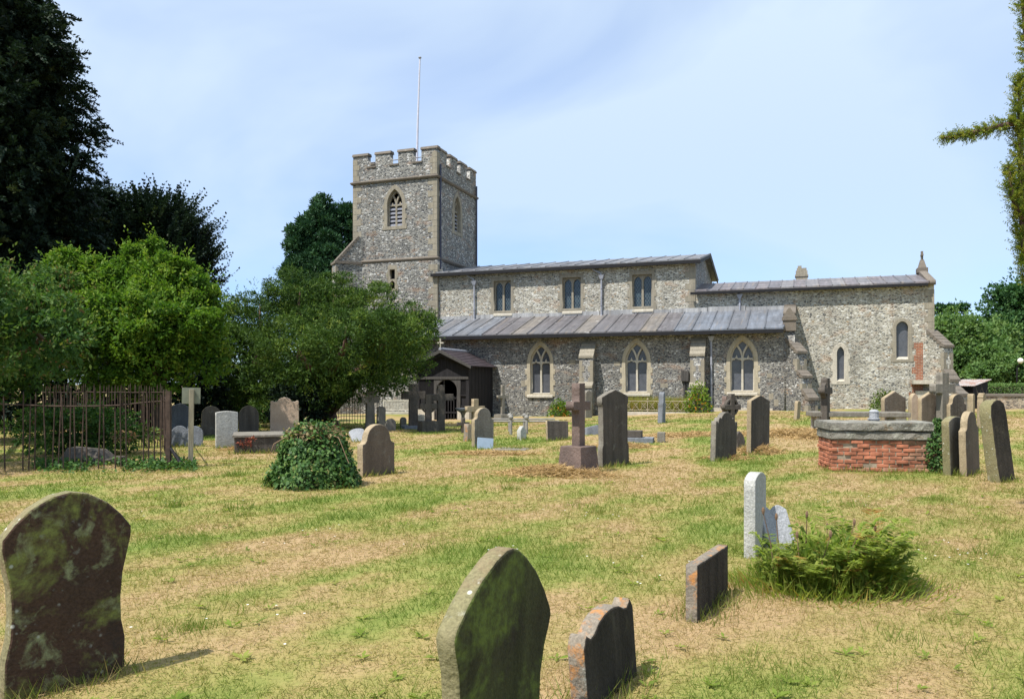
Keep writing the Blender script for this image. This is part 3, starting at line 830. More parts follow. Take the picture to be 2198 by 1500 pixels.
q = MB(); quoins(q, W1, TD, ZL+0.12, ZU-0.12, 1, 0.34, 0.56, 0.26); quoins(q, W0, TD, ZL+0.12, ZU-0.12, -1, 0.34, 0.56, 0.26)
quoins(q, W1, TD, ZU+0.12, ZT-0.02, 1, 0.32, 0.42, 0.3); quoins(q, W0, TD, ZU+0.12, ZT-0.02, -1, 0.32, 0.42, 0.3)
quoins(q, W1+0.07, TD-0.07, 5.4, ZL-0.1, 1, 0.34, 0.56, 0.26)
# corner buttress at the tower's west side
buttress(W0+0.15, TD+0.15, R(225), [(1.35, 8.75)], 1.0, 'flint_tower', [1.55], cap='coping')
mb = MB(); mb.box((-0.3, -0.56, 8.66), (1.42, 0.56, 8.8), T(W0+0.15, TD+0.15, 0) @ RZ(R(225))); mb.build('string_course', M['coping'], church)
# tower pipes
for nm, dd in (('drainpipe', TD+0.28), ('drainpipe', TD1-0.15)):
    MB().tube([(W1+0.1, dd, 8.2), (W1+0.1, dd, 14.2)], 0.06, 8).build(nm, M['pipe_dark'], church)

# rain pipes with hopper heads
def rainpipe(s, d, z0, z1, neck, mat, swan=None):
    mb = MB()
    mb.tube([(s, d, z0), (s, d, z1)], 0.05, 8)
    z = z0+0.5
    while z < z1-0.3: mb.tube([(s, d, z), (s, d, z+0.07)], 0.065, 8); z += 0.9
    if swan: mb.tube([(s, d, z1), (s+swan[0]*0.15, d, z1+0.12), (s+swan[0]*0.85, d, z1+swan[1]*0.7), (s+swan[0], d-0.1, z1+swan[1])], 0.045, 8)
    mb.tube([(s, d, z0), (s, d-0.14, z0-0.1)], 0.05, 8)
    p = mb.build('drainpipe', M[mat], church)
    h = MB(); h.hexa([(s-0.07, d-0.07, z1-0.22), (s+0.07, d-0.07, z1-0.22), (s+0.07, d+0.07, z1-0.22), (s-0.07, d+0.07, z1-0.22)],
                     [(s-0.15, d-0.12, z1), (s+0.15, d-0.12, z1), (s+0.15, d+0.08, z1), (s-0.15, d+0.08, z1)])
    h.build('hopper', M[mat], p)
rainpipe(-3.48, ND-0.12, 5.25, 7.38, 0, 'pipe', (-0.45, 0.42))
rainpipe(3.8, ND-0.12, 5.25, 7.38, 0, 'pipe', (-0.5, 0.42))
rainpipe(10.84, CDW-0.1, 5.2, 6.1, 0, 'pipe')
rainpipe(9.78, AD-0.1, 0.2, 3.85, 0, 'pipe')
MB().tube([(8.55, AD-0.08, 0.1), (8.55, AD-0.08, 1.9)], 0.06, 8).box((8.4, AD-0.22, 1.75), (8.75, AD-0.005, 2.25)).build('meter_box', M['oak_grey'], church)

# ------------------------------------------------------------------ timber porch
PD = -2.75; P0, P1, PC = -3.95, -1.2, -2.56
PE, PR = 2.5, 3.28
porch = empty('porch', (0, 0, 0)); porch.parent = church; tag(porch, 'dark timber porch with gabled tiled roof')
mb = MB()
def slope(mb, sA, zA, sB, zB, dA, dB, th):
    mb.hexa([(sA, dA, zA-th), (sB, dA, zB-th), (sB, dB, zB-th), (sA, dB, zA-th)] if sA < sB else [(sB, dA, zB-th), (sA, dA, zA-th), (sA, dB, zA-th), (sB, dB, zB-th)],
            [(sA, dA, zA), (sB, dA, zB), (sB, dB, zB), (sA, dB, zA)] if sA < sB else [(sB, dA, zB), (sA, dA, zA), (sA, dB, zA), (sB, dB, zB)])
n = 9
for side in (-1, 1):
    for i in range(n):
        f0, f1 = i/n, (i+1)/n
        hw = 1.62
        zt = lambda f: PR-(PR-PE+0.02)*f
        slope(mb, PC+side*hw*f0, zt(f0)+0.0, PC+side*hw*f1, zt(f1)+0.025, PD-0.32, AD-0.01, 0.05)
mb.build('porch_roof', M['tile'], porch)
MB().tube([(PC, PD-0.33, PR+0.02), (PC, AD-0.02, PR+0.02)], 0.07, 8).build('ridge', M['pipe'], porch)
for off, nm in ((0.0, 'bargeboard'), (0.12, 'bargeboard')):
    mobj(nm, plate([[(PC-1.62-off*0.2, PE-0.16), (PC-1.62-off*0.2, PE-0.02), (PC, PR-0.03-off*1.2+0.02), (PC+1.62+off*0.2, PE-0.02), (PC+1.62+off*0.2, PE-0.16), (PC, PR-0.17-off*1.2)]], 0.04, 0.005, T(0, PD-0.335+off, 0)), M['oak_grey'] if off == 0 else M['oak'], porch)
dx = -2.35
gab = [(P0, 1.95), (P1, 1.95), (P1, PE+0.0), (PC, PR-0.1), (P0, PE+0.0)]
mobj('gable_boards', plate([gab], 0.06, 0, T(0, PD+0.05, 0)), M['oak'], porch)
mb = MB(); mb.box((P0, PD-0.05, 1.85), (P1, PD+0.1, 1.98)); mb.build('tie_beam', M['oak_grey'], porch)
door = arch_pts(dx, 1.08, 0, 1.3, 0.52)
mobj('arch_brace', plate([rect(dx-0.68, -0.15, dx+0.72, 1.849), [(dx-0.54, -0.12)] + [(dx+0.54, -0.12)] + door[2:]], 0.12, 0.01, T(0, PD+0.04, 0)), M['oak_grey'], porch)
for a, b in ((P0, dx-0.69), (dx+0.73, P1)):
    mb = MB(); k = 0; z = 0.55
    mb.box((a, PD, 0.5), (b, PD+0.07, 0.6)); mb.box((a, PD, 1.05), (b, PD+0.07, 1.14))
    mb.box((a, PD+0.02, -0.1), (b, PD+0.06, 0.5))
    for i in range(12): mb.box((a, PD+0.01, 1.18+i*0.056), (b, PD+0.055, 1.18+i*0.056+0.03))
    mb.box((a-0.001, PD+0.062, 0.6), (b+0.001, PD+0.09, 1.85))
    mb.build('side_panel', M['oak'], porch)
for s in (P0+0.06, P1-0.06): MB().box((s-0.085, PD-0.02, -0.2), (s+0.085, PD+0.14, 2.48)).build('corner_post', M['oak'], porch)
for s, sg in ((P1, 1), (P0, -1)):
    mb = MB(); k = 14; L = (AD-PD-0.2)/k
    for i in range(k):
        o = 0.012*(i % 2)
        mb.box((s-0.05+o*sg, PD+0.14+i*L, -0.2), (s+0.01+o*sg, PD+0.14+(i+1)*L-0.012, 2.5))
    mb.box((s-0.03, PD+0.14, -0.2), (s+0.0, AD-0.05, 2.45))
    mb.build('side_wall', M['oak'], porch)
mb = MB()
for a, b in ((P0-0.05, dx-0.62), (dx+0.62, P1+0.08)): mb.box((a, PD-0.14, -0.3), (b, PD+0.16, 0.38))
mb.build('plinth', M['limestone_pale'], porch)
mb = MB()
for i in range(7): mb.box((dx-0.5+i*0.15, PD+0.22, -0.12), (dx-0.5+i*0.15+0.05, PD+0.25, 1.05))
mb.box((dx-0.52, PD+0.2, 0.9), (dx+0.52, PD+0.26, 0.98)); mb.box((dx-0.52, PD+0.2, 0.2), (dx+0.52, PD+0.26, 0.28)); mb.build('gate', M['oak'], porch)
MB().box((P0+0.1, AD-0.12, -0.3), (P1-0.1, AD-0.06, 2.4)).build('porch_void', M['void'], porch)  # black sheet stands in for the darkness inside the porch
mb = MB(); mb.tube([(PC, PD-0.28, PR), (PC, PD-0.28, PR+0.52)], 0.035, 6); mb.box((PC-0.17, PD-0.31, PR+0.28), (PC+0.17, PD-0.25, PR+0.35)); mb.build('porch_cross', M['limestone_pale'], porch)

# flagpole
fp = empty('flagpole', (0, 0, 0), (0, 0, 0), 'tall thin pale flagpole standing on the church tower', 'flagpole')
c, s_ = math.cos(CH_A), math.sin(CH_A)
fs, fd = -8.45, 6.1
fp.location = (CHX+fs*c-fd*s_, CHY+fs*s_+fd*c, ZU+0.42)
MB().tube([(0, 0, 0), (0.06, 0, 3.5), (0.2, 0, 7.65)], [0.075, 0.065, 0.045], 10).build('pole', plain_mat('flagpole_paint', (0.5, 0.5, 0.58), 0.5, 0.1), fp)
MB().ball((0.2, 0, 7.72), (0.1, 0.1, 0.07)).build('finial', M['pipe'], fp)
MB().tube([(-0.1, 0, 0.1), (-0.09, 0, 1.3)], 0.03, 6).build('cleat_post', M['pipe'], fp)
# ------------------------------------------------------------------ gravestone materials
GREEN_L, GREY_L, PALE_L, ORANGE_L = (0.13, 0.15, 0.04), (0.24, 0.24, 0.2), (0.4, 0.4, 0.34), (0.46, 0.19, 0.04)
M['st_brown'] = stone_mat('st_brown', (0.16, 0.125, 0.095), (0.125, 0.10, 0.078), lichen=[(GREY_L, 5, 0.6, 0.5)], streak=0.25)
M['st_grey'] = stone_mat('st_grey', (0.215, 0.195, 0.165), (0.165, 0.15, 0.125), lichen=[(GREY_L, 4, 0.58, 0.5), (PALE_L, 9, 0.66, 0.5)], streak=0.3)
M['st_dark'] = stone_mat('st_dark', (0.105, 0.09, 0.075), (0.08, 0.07, 0.06), lichen=[(GREY_L, 5, 0.62, 0.4)], streak=0.4)
M['st_tan'] = stone_mat('st_tan', (0.36, 0.29, 0.19), (0.27, 0.215, 0.14), lichen=[(GREY_L, 4, 0.6, 0.5), (ORANGE_L, 9, 0.7, 0.4)], streak=0.2)
M['st_white'] = stone_mat('st_white', (0.42, 0.415, 0.385), (0.34, 0.34, 0.32), lichen=[((0.3, 0.31, 0.27), 5, 0.6, 0.3)], streak=0.15)
M['st_marble'] = stone_mat('st_marble', (0.34, 0.35, 0.365), (0.26, 0.27, 0.29), lichen=[((0.22, 0.22, 0.21), 6, 0.6, 0.4)], streak=0.15, rough=0.6)
M['st_bluegrey'] = stone_mat('st_bluegrey', (0.2, 0.215, 0.24), (0.145, 0.155, 0.175), lichen=[(PALE_L, 6, 0.62, 0.5)], streak=0.3)
M['st_pink'] = stone_mat('st_pink', (0.46, 0.35, 0.27), (0.38, 0.28, 0.21), lichen=[(PALE_L, 6, 0.62, 0.3)])
M['granite_red'] = stone_mat('granite_red', (0.175, 0.125, 0.105), (0.10, 0.075, 0.066), bump=0.9, rough=0.75)
M['st_moss_green'] = stone_mat('st_moss_green', (0.055, 0.06, 0.022), (0.035, 0.03, 0.018), lichen=[((0.105, 0.135, 0.03), 2.4, 0.46, 1.0), ((0.03, 0.024, 0.018), 4.5, 0.55, 0.8), (PALE_L, 13, 0.72, 0.6)], streak=0.5, scale=1.0)
M['st_moss_brown'] = stone_mat('st_moss_brown', (0.075, 0.042, 0.028), (0.052, 0.032, 0.023), lichen=[((0.03, 0.026, 0.022), 2.0, 0.55, 0.7), ((0.19, 0.205, 0.055), 3.0, 0.545, 1.0), ((0.24, 0.25, 0.13), 7, 0.58, 0.9), (GREY_L, 9, 0.66, 0.8)], streak=0.2, speck=0.5)
M['st_black'] = stone_mat('st_black', (0.055, 0.045, 0.035), (0.032, 0.027, 0.022), lichen=[((0.09, 0.08, 0.05), 5, 0.58, 0.5)], streak=0.6)
M['st_edge'] = stone_mat('st_edge', (0.215, 0.185, 0.105), (0.17, 0.16, 0.08), lichen=[((0.45, 0.45, 0.38), 9, 0.62, 0.7), ((0.2, 0.13, 0.08), 3.0, 0.58, 0.6)], speck=0.9)
M['st_edge_orange'] = stone_mat('st_edge_orange', (0.25, 0.21, 0.16), (0.17, 0.15, 0.125), lichen=[((0.12, 0.105, 0.085), 6, 0.55, 0.7), (ORANGE_L, 14, 0.52, 0.8), ((0.5, 0.5, 0.45), 15, 0.66, 0.8)])

# ------------------------------------------------------------------ gravestone outlines (x, z), foot below ground
FOOT = -0.25
def arc(cx, cz, r, a0, a1, n=10):
    return [(cx+r*math.cos(R(a0+(a1-a0)*i/n)), cz+r*math.sin(R(a0+(a1-a0)*i/n))) for i in range(n+1)]
def mirror(right):
    return right + [(-x, z) for x, z in reversed(right) if abs(x) > 1e-5]
def p_round(w, h): return mirror([(w/2, FOOT), (w/2, h-w/2)] + arc(0, h-w/2, w/2, 8, 90, 9))
def p_segment(w, h, rise=0.06):
    Rr = (w*w/4+rise*rise)/(2*rise); a = math.degrees(math.asin(w/2/Rr))
    return mirror([(w/2, FOOT)] + arc(0, h-Rr, Rr, 90-a, 90, 8))
def p_pointed(w, h, rise=None):
    rise = rise or w*0.75; a = w/2; pts = arch_pts(0, w, FOOT, h-rise, rise, 10); return pts
def p_gable(w, h, rise=0.13): return [(w/2, FOOT), (w/2, h-rise), (0, h), (-w/2, h-rise), (-w/2, FOOT)]
def p_tallgable(w, h, rise=0.14):
    return mirror([(w/2, FOOT), (w/2, h*0.26), (w/2-0.03, h*0.29), (w/2-0.03, h*0.8), (w/2, h*0.82), (w/2, h-rise), (w*0.24, h-rise*0.42), (0, h)])
def p_shoulder(w, h):
    r = w*0.36; return mirror([(w/2, FOOT), (w/2, h-r-0.08)] + arc(w/2-0.01, h-r+0.02, 0.09, 270, 180, 5)[:-1] + arc(0, h-r, r, 14, 90, 9))
def p_ornate(w, h):
    r = w*0.3; return mirror([(w/2, FOOT), (w/2, h-0.2), (w/2-0.02, h-0.16)] + arc(w/2-0.06, h-0.1, 0.06, -30, 160, 6) + arc(0, h-r*0.75, r, 30, 90, 7))
def p_scallop(w, h):
    return mirror([(w/2, FOOT), (w/2, h-0.2), (w*0.42, h-0.2), (w*0.42, h-0.28), (w*0.36, h-0.13), (w*0.3, h-0.12)] + arc(0, h-w*0.27, w*0.27, 20, 90, 7))
def p_waist(w, h):
    return mirror([(w*0.47, FOOT), (w*0.47, h*0.2), (w*0.435, h*0.3), (w*0.425, h*0.42), (w*0.44, h*0.55), (w*0.485, h*0.68), (w*0.505, h*0.74), (w*0.505, h*0.79), (w*0.42, h*0.86), (w*0.3, h*0.93), (w*0.14, h*0.985), (0, h)])
def p_ogee(w, h):
    return mirror([(w/2, FOOT), (w/2, h*0.80), (w*0.46, h*0.9), (w*0.43, h*0.93), (w*0.41, h*0.9), (w*0.36, h*0.86), (w*0.3, h*0.88), (w*0.2, h*0.955), (w*0.1, h*0.99), (0, h)])
def p_blunt(w, h): return mirror([(w*0.43, FOOT), (w*0.42, h*0.25), (w*0.41, h*0.40), (w*0.44, h*0.53), (w*0.485, h*0.62), (w*0.5, h*0.665), (w*0.485, h*0.70), (w*0.40, h*0.79), (w*0.29, h*0.88), (w*0.16, h*0.955), (w*0.06, h*0.993), (0, h)])
def p_flat(w, h): return [(w/2, FOOT), (w/2, h), (-w/2, h), (-w/2, FOOT)]
def p_heart(w, h):
    r = w*0.27; return mirror([(w/2, FOOT), (w/2, h-r)] + arc(w/2-r, h-r, r, 0, 150, 10) + [(0.0, h-r*0.75)])
def p_cross(w, h, aw=0.13, taper=0.02, low=0.60):
    az = h*low; return mirror([(aw/2+taper, FOOT), (aw/2, az), (w/2, az), (w/2, az+aw*0.95), (aw/2, az+aw*0.95), (aw/2, h), (0, h)])
def weather(pts, amp):
    out = []
    for i, p in enumerate(pts):
        q = pts[(i+1) % len(pts)]; L = math.hypot(q[0]-p[0], q[1]-p[1]); k = max(1, int(L/0.09))
        for j in range(k):
            f = j/k; e = amp if (j > 0) else amp*0.4
            out.append((p[0]+(q[0]-p[0])*f+random.uniform(-e, e), p[1]+(q[1]-p[1])*f+random.uniform(-e, e)))
    return out

BASES = []            # (x, y, radius, strength): where longer grass gathers
def solve_w(l, r, base, phi, t):
    x, y, z = gp((l+r)/2, base); qv = x/y
    tot = (r-l)*y/FPX
    ph = R(phi); e = t*(math.sin(ph)+qv*math.cos(ph))
    return x, y, z, max(0.08, (tot-abs(e))/max(0.15, abs(math.cos(ph)-qv*math.sin(ph))))
def edges_sunlit_lichen(me, mats):
    """second material on the narrow rim of a slab (sunlit tone of the edges put into colour, with lichen)"""
    for p in me.polygons:
        if abs(p.normal.y) < 0.7: p.material_index = 1
def stone(label, prof, l, r, top, base, phi=50, t=0.12, mat='st_grey', edge=None, lean=0, roll=0, amp=0.004, bevel=0.012, name='headstone', cat='gravestone', group=None, w=None, h=None, parent=None, loc=None, tuft=1.0):
    if loc is None:
        x, y, z, W = solve_w(l, r, base, phi, t); H = (base-top)*y/FPX
    else:
        x, y, z = loc; W, H = w, h
    W = w or W; H = h or H
    me = plate([weather(prof(W, H), amp)], t, bevel)
    mats = [M[mat]]
    if edge: mats.append(M[edge])  # mostly paler edge stone: sunlight on the rim put into colour
    o = mobj(name, me, mats, parent, (x, y, z), (R(lean), R(roll), R(phi)))
    if edge: edges_sunlit_lichen(me, mats)
    tag(o, label, cat, group)
    BASES.append((x, y, max(W/2, 0.15), phi, tuft))
    return o

# ---- nearest stones
stone('big brown headstone with waisted sides and green lichen, nearest on the left', p_waist, 0, 0, 0, 0, 51, 0.085, 'st_moss_brown', 'st_edge', 0, 1, loc=(-2.385, 4.22, -0.01), w=0.64, h=1.04, amp=0.002)
stone('black and mossy pointed headstone with wide pale edge, at the bottom centre', p_blunt, 0, 0, 0, 0, 63, 0.085, 'st_moss_green', 'st_edge', 0, 8, loc=(-0.09, 3.17, 0.0), w=0.86, h=0.935, amp=0.002)
stone('low black headstone with wavy shouldered top and bright orange lichen', p_ogee, 0, 0, 0, 0, 60, 0.095, 'st_black', 'st_edge_orange', -2, -5, loc=(0.49, 4.1, 0.0), w=0.64, h=0.45, amp=0.002)
stone('low square-topped stone with orange and white lichen along its sloping top', p_flat, 0, 0, 0, 0, 60, 0.085, 'st_black', 'st_edge_orange', 0, 0, loc=(1.40, 5.66, 0.0), w=0.78, h=0.39, amp=0.003)
stone('narrow white upright headstone with smooth curved top behind the fern clump', p_segment, 1597, 1645, 1013, 1188, 60, 0.105, 'st_white', None, 0, 0, amp=0.0, bevel=0.006)
# open book stone leaning behind it
bk = empty('book_stone', (*gp(1676, 1186)[:2], gp(1676, 1186)[2]), (R(-24), 0, R(22)), 'grey marble open book memorial leaning beside the narrow white headstone', 'book memorial')
for sg in (-1, 1):
    pts = [(0, -0.1), (sg*0.17, -0.1), (sg*0.17, 0.40)] + [(sg*(0.17-0.17*i/6), 0.40+0.055*math.sin(math.pi*i/6)) for i in range(1, 6)] + [(0, 0.40)]
    if sg < 0: pts = list(reversed(pts))
    mobj('page', plate([pts], 0.05, 0.008, T(0, 0, 0) @ RZ(R(-13*sg))), M['st_marble'], bk)
BASES.append((bk.location.x, bk.location.y, 0.2, 20, 1))
# ---- middle ground
stone('brown headstone with round head and square shoulders beside the ivy mound', p_shoulder, 767, 848, 910, 1019, 50, 0.15, 'st_brown', 'st_tan')
stone('tall dark slab with low gabled top behind the red granite cross', p_tallgable, 1283, 1351, 836, 1000, 44, 0.13, 'st_dark', 'st_grey', 0, -1)
def cross(label, l, r, top, base, phi, mat='st_grey', aw=0.13, t=0.12, low=0.62, plinth=None, pmat=None, lean=0, roll=0, wheel=False, tap=0.015, name='grave_cross', w=None):
    x, y, z, W = solve_w(l, r, base, phi, t); W = w or W
    H = (base-top)*y/FPX
    g = empty(name, (x, y, z), (R(lean), R(roll), R(phi)), label, 'grave cross')
    ph = plinth[1] if plinth else 0
    outs = [weather(p_cross(W, H, aw, tap, low), 0.002)]
    me = plate(outs, t, 0.012); mobj('cross', me, M[mat], g)
    if wheel:
        zc = H*low+aw*0.48; ro = W*0.40
        mobj('wheel', plate([arc(0, zc, ro, 0, 345, 24), arc(0, zc, ro-0.06, 0, 345, 24)], t*0.7, 0.006), M[mat], g)
    if plinth:
        pw, ph, tp = plinth
        mb = MB(); a, b_ = pw/2, pw/2*tp
        mb.hexa([(-a, -a, -0.2), (a, -a, -0.2), (a, a, -0.2), (-a, a, -0.2)], [(-b_, -b_, ph), (b_, -b_, ph), (b_, b_, ph), (-b_, b_, ph)])
        mb.build('plinth', M[pmat or mat], g, bevel=0.012)
    BASES.append((x, y, (plinth[0] if plinth else 0.2)*0.7, phi, 1))
    return g
cross('red granite cross on a tapered block with dry cuttings round its foot', 1216, 1267, 822, 1016, 47, 'granite_red', 0.17, 0.18, 0.70, (0.58, 0.5, 0.80), tap=0.0, w=0.5)
stone('dark headstone with stepped shoulders and scrolled head, left of the gabled dark slab', p_scallop, 1524, 1581, 884, 988, 40, 0.13, 'st_dark', 'st_grey', 0, 3)
stone('dark upright slab with pointed gable top and hay at its foot', p_gable, 1602, 1652, 848, 972, 40, 0.12, 'st_dark', 'st_tan', 0, 1)
stone('small plain slab leaning behind the dark scrolled headstone', p_pointed, 1576, 1602, 925, 963, 35, 0.1, 'st_dark', None, -12, 4, bevel=0.02)
cross('wheel-headed dark cross behind the scrolled headstone', 1553, 1586, 845, 935, 30, 'st_dark', 0.15, 0.14, 0.62, wheel=True, w=0.62)
cross('small brown cross in front of the third aisle window', 1549, 1562, 850, 915, 60, 'granite_red', 0.14, 0.14, 0.6, w=0.5)
stone('square dark stone with a dead white stem across it, left of the red granite cross', p_flat, 1172, 1221, 903, 945, 30, 0.09, 'st_dark', 'st_tan', -8, 3)
stone('grey post-like stone at the aisle buttress, behind the red granite cross', p_round, 1253, 1271, 838, 897, 30, 0.16, 'st_grey', None)
stone('weathered pale broken obelisk stone in front of the grave railing', lambda w, h: mirror([(w*0.5, FOOT), (w*0.42, h*0.55), (w*0.5, h*0.58), (w*0.3, h*0.68), (w*0.28, h*0.92), (0, h)]), 1411, 1429, 841, 908, 45, 0.2, 'st_bluegrey', None, 0, 2)
stone('leaning tan marker post at the east end of the aisle', lambda w, h: p_segment(w, h, 0.04), 1703, 1717, 860, 900, 40, 0.12, 'st_tan', None, 0, 8)
kb = empty('kerb_grave', (*gp(1362, 948)[:2], gp(1362, 948)[2]), (0, 0, R(-14)), 'low dark stepped kerb grave showing past the tall dark slab', 'grave')
MB().box((-0.5, -0.3, -0.1), (0.5, 0.3, 0.12)).build('kerb', M['st_bluegrey'], kb, bevel=0.015)
MB().box((-0.25, -0.2, 0.121), (0.2, 0.2, 0.3)).build('block', M['st_dark'], kb, bevel=0.015)
MB().box((0.6, -0.12, -0.05), (0.8, 0.1, 0.27)).build('end_post', M['st_grey'], kb, bevel=0.02)
mb = MB(); mb.hexa([(-0.3, -0.16, -0.1), (0.3, -0.2, -0.1), (0.3, 0.2, -0.1), (-0.3, 0.18, -0.1)], [(-0.24, -0.12, 0.22), (0.1, -0.15, 0.3), (0.22, 0.15, 0.26), (-0.2, 0.14, 0.2)])
x, y, z = gp(1272, 932); tag(mb.build('stone_block', M['st_bluegrey'], None, (x, y, z), (0, 0, 0.3), bevel=0.03), 'rough grey stone block half hidden behind the tall dark slab', 'stone block')
# flat ledger sunk in grass
x, y, z = gp(1105, 963); mb = MB().box((-0.45, -0.4, -0.05), (0.4, 0.3, 0.015)); tag(mb.build('ledger_stone', M['st_grey'], None, (x, y, z), (0, 0, R(-20)), bevel=0.02), 'flat worn ledger stone lying in the grass', 'ledger stone')
BASES.append((x, y, 0.5, 0, 0.6))
# ---- rounded stone with plaque
stone('grey headstone with large rounded top, blue-white plaque leaning at its foot', p_shoulder, 1012, 1060, 875, 958, 38, 0.14, 'st_grey', 'st_tan')
pq = empty('memorial_plaque', (*gp(1042, 963)[:2], gp(1042, 963)[2]), (R(-18), R(3), R(10)), 'small blue-white plaque leaning in front of the rounded grey headstone', 'plaque')
mobj('tablet', plate([[(-0.22, -0.03), (0.19, -0.03), (0.2, 0.27), (-0.2, 0.28)]], 0.04, 0.008), plain_mat('plaque_paint', (0.2, 0.26, 0.33), 0.7, 0.1), pq)
mb = MB()
for i in range(5): mb.box((-0.15, -0.0225, 0.05+i*0.042), (0.13+0.02*(i % 2), -0.0205, 0.058+i*0.042))
cross('squat sandstone cross with orange lichen behind the rounded grey headstone', 1003, 1036, 856, 925, 35, 'st_tan', 0.2, 0.16, 0.6, w=0.72)
stone('narrow leaning brown slab edge-on beside the rounded grey headstone', p_flat, 994, 1016, 910, 946, 62, 0.14, 'st_pink', 'st_edge_orange', 0, 6)
bb = empty('bird_bath', (*gp(994, 922)[:2], gp(994, 922)[2]), (0, 0, 0), 'small stone bird bath with a flat round bowl near the porch', 'bird bath')
MB().lathe([(0.1, -0.1), (0.1, 0.05), (0.06, 0.12), (0.06, 0.5), (0.1, 0.6)], n=10).build('pedestal', M['st_grey'], bb)
MB().lathe([(0.1, 0.6), (0.24, 0.68), (0.27, 0.75), (0.23, 0.752), (0.2, 0.71)], n=16).build('bowl', M['st_bluegrey'], bb)
cross('tiny dark cross in front of the bird bath', 984, 1004, 897, 930, 25, 'st_dark', 0.12, 0.1, 0.5, w=0.42)
cross('slim grey cross on a stone block at the porch corner', 1067, 1091, 826, 905, 35, 'st_grey', 0.13, 0.13, 0.64, (0.62, 0.32, 0.85), 'st_grey', w=0.56)
stone('tiny gabled pale stone standing alone in the grass near the pipe railing', p_gable, 1110, 1131, 914, 944, 40, 0.16, 'st_white', None, -4, 0)
# tubular grave rail with ball finials
x0, y0, z0 = gp(1028, 934); x1, y1, z1 = gp(1200, 930)
rl = empty('pipe_railing', ((x0+x1)/2, (y0+y1)/2, (z0+z1)/2), (0, 0, math.atan2(y1-y0, x1-x0)), 'low tubular grave railing with ball-topped posts near the porch', 'railing')
L = math.hypot(x1-x0, y1-y0)
M['rail_paint'] = plain_mat('rail_paint', (0.23, 0.22, 0.2), 0.6, 0.25)
for yy in (0.0, 1.5):
    mb = MB().tube([(-L/2, yy, 0.40), (L/2, yy, 0.40)], 0.028, 8); mb.build('rail', M['rail_paint'], rl)
for i, xx in enumerate((-L/2+0.05, -0.25, L/2-1.0)):
    for yy in (0.0, 1.5):
        p = MB().tube([(xx, yy, -0.1), (xx, yy, 0.44)], 0.045, 8).build('post', M['rail_paint'], rl)
        MB().ball((xx, yy, 0.52), 0.075).build('ball_finial', M['rail_paint'], p)
# ---- crosses before the porch
cross('broad dark cross standing by the bench', 867, 907, 824, 920, 20, 'st_dark', 0.3, 0.2, 0.66, (0.95, 0.12, 0.8), 'st_bluegrey', w=0.86)
cross('tall grey cross in front of the porch door', 926, 966, 826, 925, 20, 'st_dark', 0.24, 0.18, 0.66, w=0.86)
cross('dark wheel cross on a blue-grey block between the two crosses before the porch', 905, 934, 846, 926, 20, 'st_dark', 0.2, 0.16, 0.6, (0.66, 0.36, 0.9), wheel=True, w=0.6)  # dark stone on the block stands in for the yew's shade
cross('pale tapered cross under the edge of the yew', 781, 808, 838, 922, 25, 'st_grey', 0.26, 0.2, 0.68, tap=0.05, w=0.62)
stone('short square pillar stone with rounded cap beside the pale tapered cross', lambda w, h: p_segment(w, h, 0.06), 808, 828, 872, 922, 25, 0.3, 'st_grey', None)
stone('small rounded marker stone in front of the bench', p_round, 858, 873, 895, 915, 25, 0.12, 'st_grey', None)
stone('low mossy rounded stone behind the shouldered headstone', p_round, 826, 850, 898, 925, 30, 0.14, 'st_grey', None, -5, 3)
stone('pale slab tipped backwards left of the shouldered brown headstone', p_segment, 756, 790, 915, 948, 30, 0.1, 'st_marble', None, -38, -8)
stone('low pale block against the porch plinth', lambda w, h: p_segment(w, h, 0.03), 893, 912, 889, 918, 20, 0.25, 'limestone_pale', None)
# ---- left group
stone('light blue-grey headstone with gently pointed top beside the iron fence', lambda w, h: p_gable(w, h, 0.12), 364, 409, 865, 925, 20, 0.14, 'st_bluegrey', None, bevel=0.02)
stone('double heart-topped dark grey stone leaning behind the wooden sign', p_heart, 366, 436, 914, 958, 20, 0.13, 'st_bluegrey', None, -6, 2)
stone('brown rounded pointed headstone half behind the white one', lambda w, h: p_pointed(w, h, w*0.5), 432, 474, 871, 935, 26, 0.13, 'st_dark', 'st_tan')
stone('plain white headstone with slightly curved top', lambda w, h: p_segment(w, h, 0.035), 462, 511, 882, 962, 30, 0.1, 'st_white', None, amp=0.0)
stone('dark headstone with pale-edged pointed arch right of the white one', lambda w, h: p_pointed(w, h, w*0.55), 512, 556, 870, 930, 26, 0.13, 'st_dark', 'st_tan')
stone('pinkish headstone with scrolled and curved top', p_ornate, 580, 642, 857, 928, 14, 0.13, 'st_pink', 'limestone_pale', bevel=0.015)
cross('distant grey cross in the shade of the trees', 524, 543, 832, 895, 10, 'st_bluegrey', 0.16, 0.14, 0.66, w=0.6)
tb = empty('low_tomb', (*gp(548, 972)[:2], gp(548, 972)[2]), (0, 0, R(18)), 'low dark box tomb with withered red flowers left of the ivy mound', 'tomb')
MB().box((-0.46, 0, -0.1), (0.62, 1.3, 0.36)).build('chest', M['st_dark'], tb, bevel=0.015)
MB().box((-0.5, -0.04, 0.362), (0.66, 1.34, 0.42)).build('top_slab', M['st_grey'], tb, bevel=0.012)
BASES.append((tb.location.x, tb.location.y, 0.5, 18, 1))
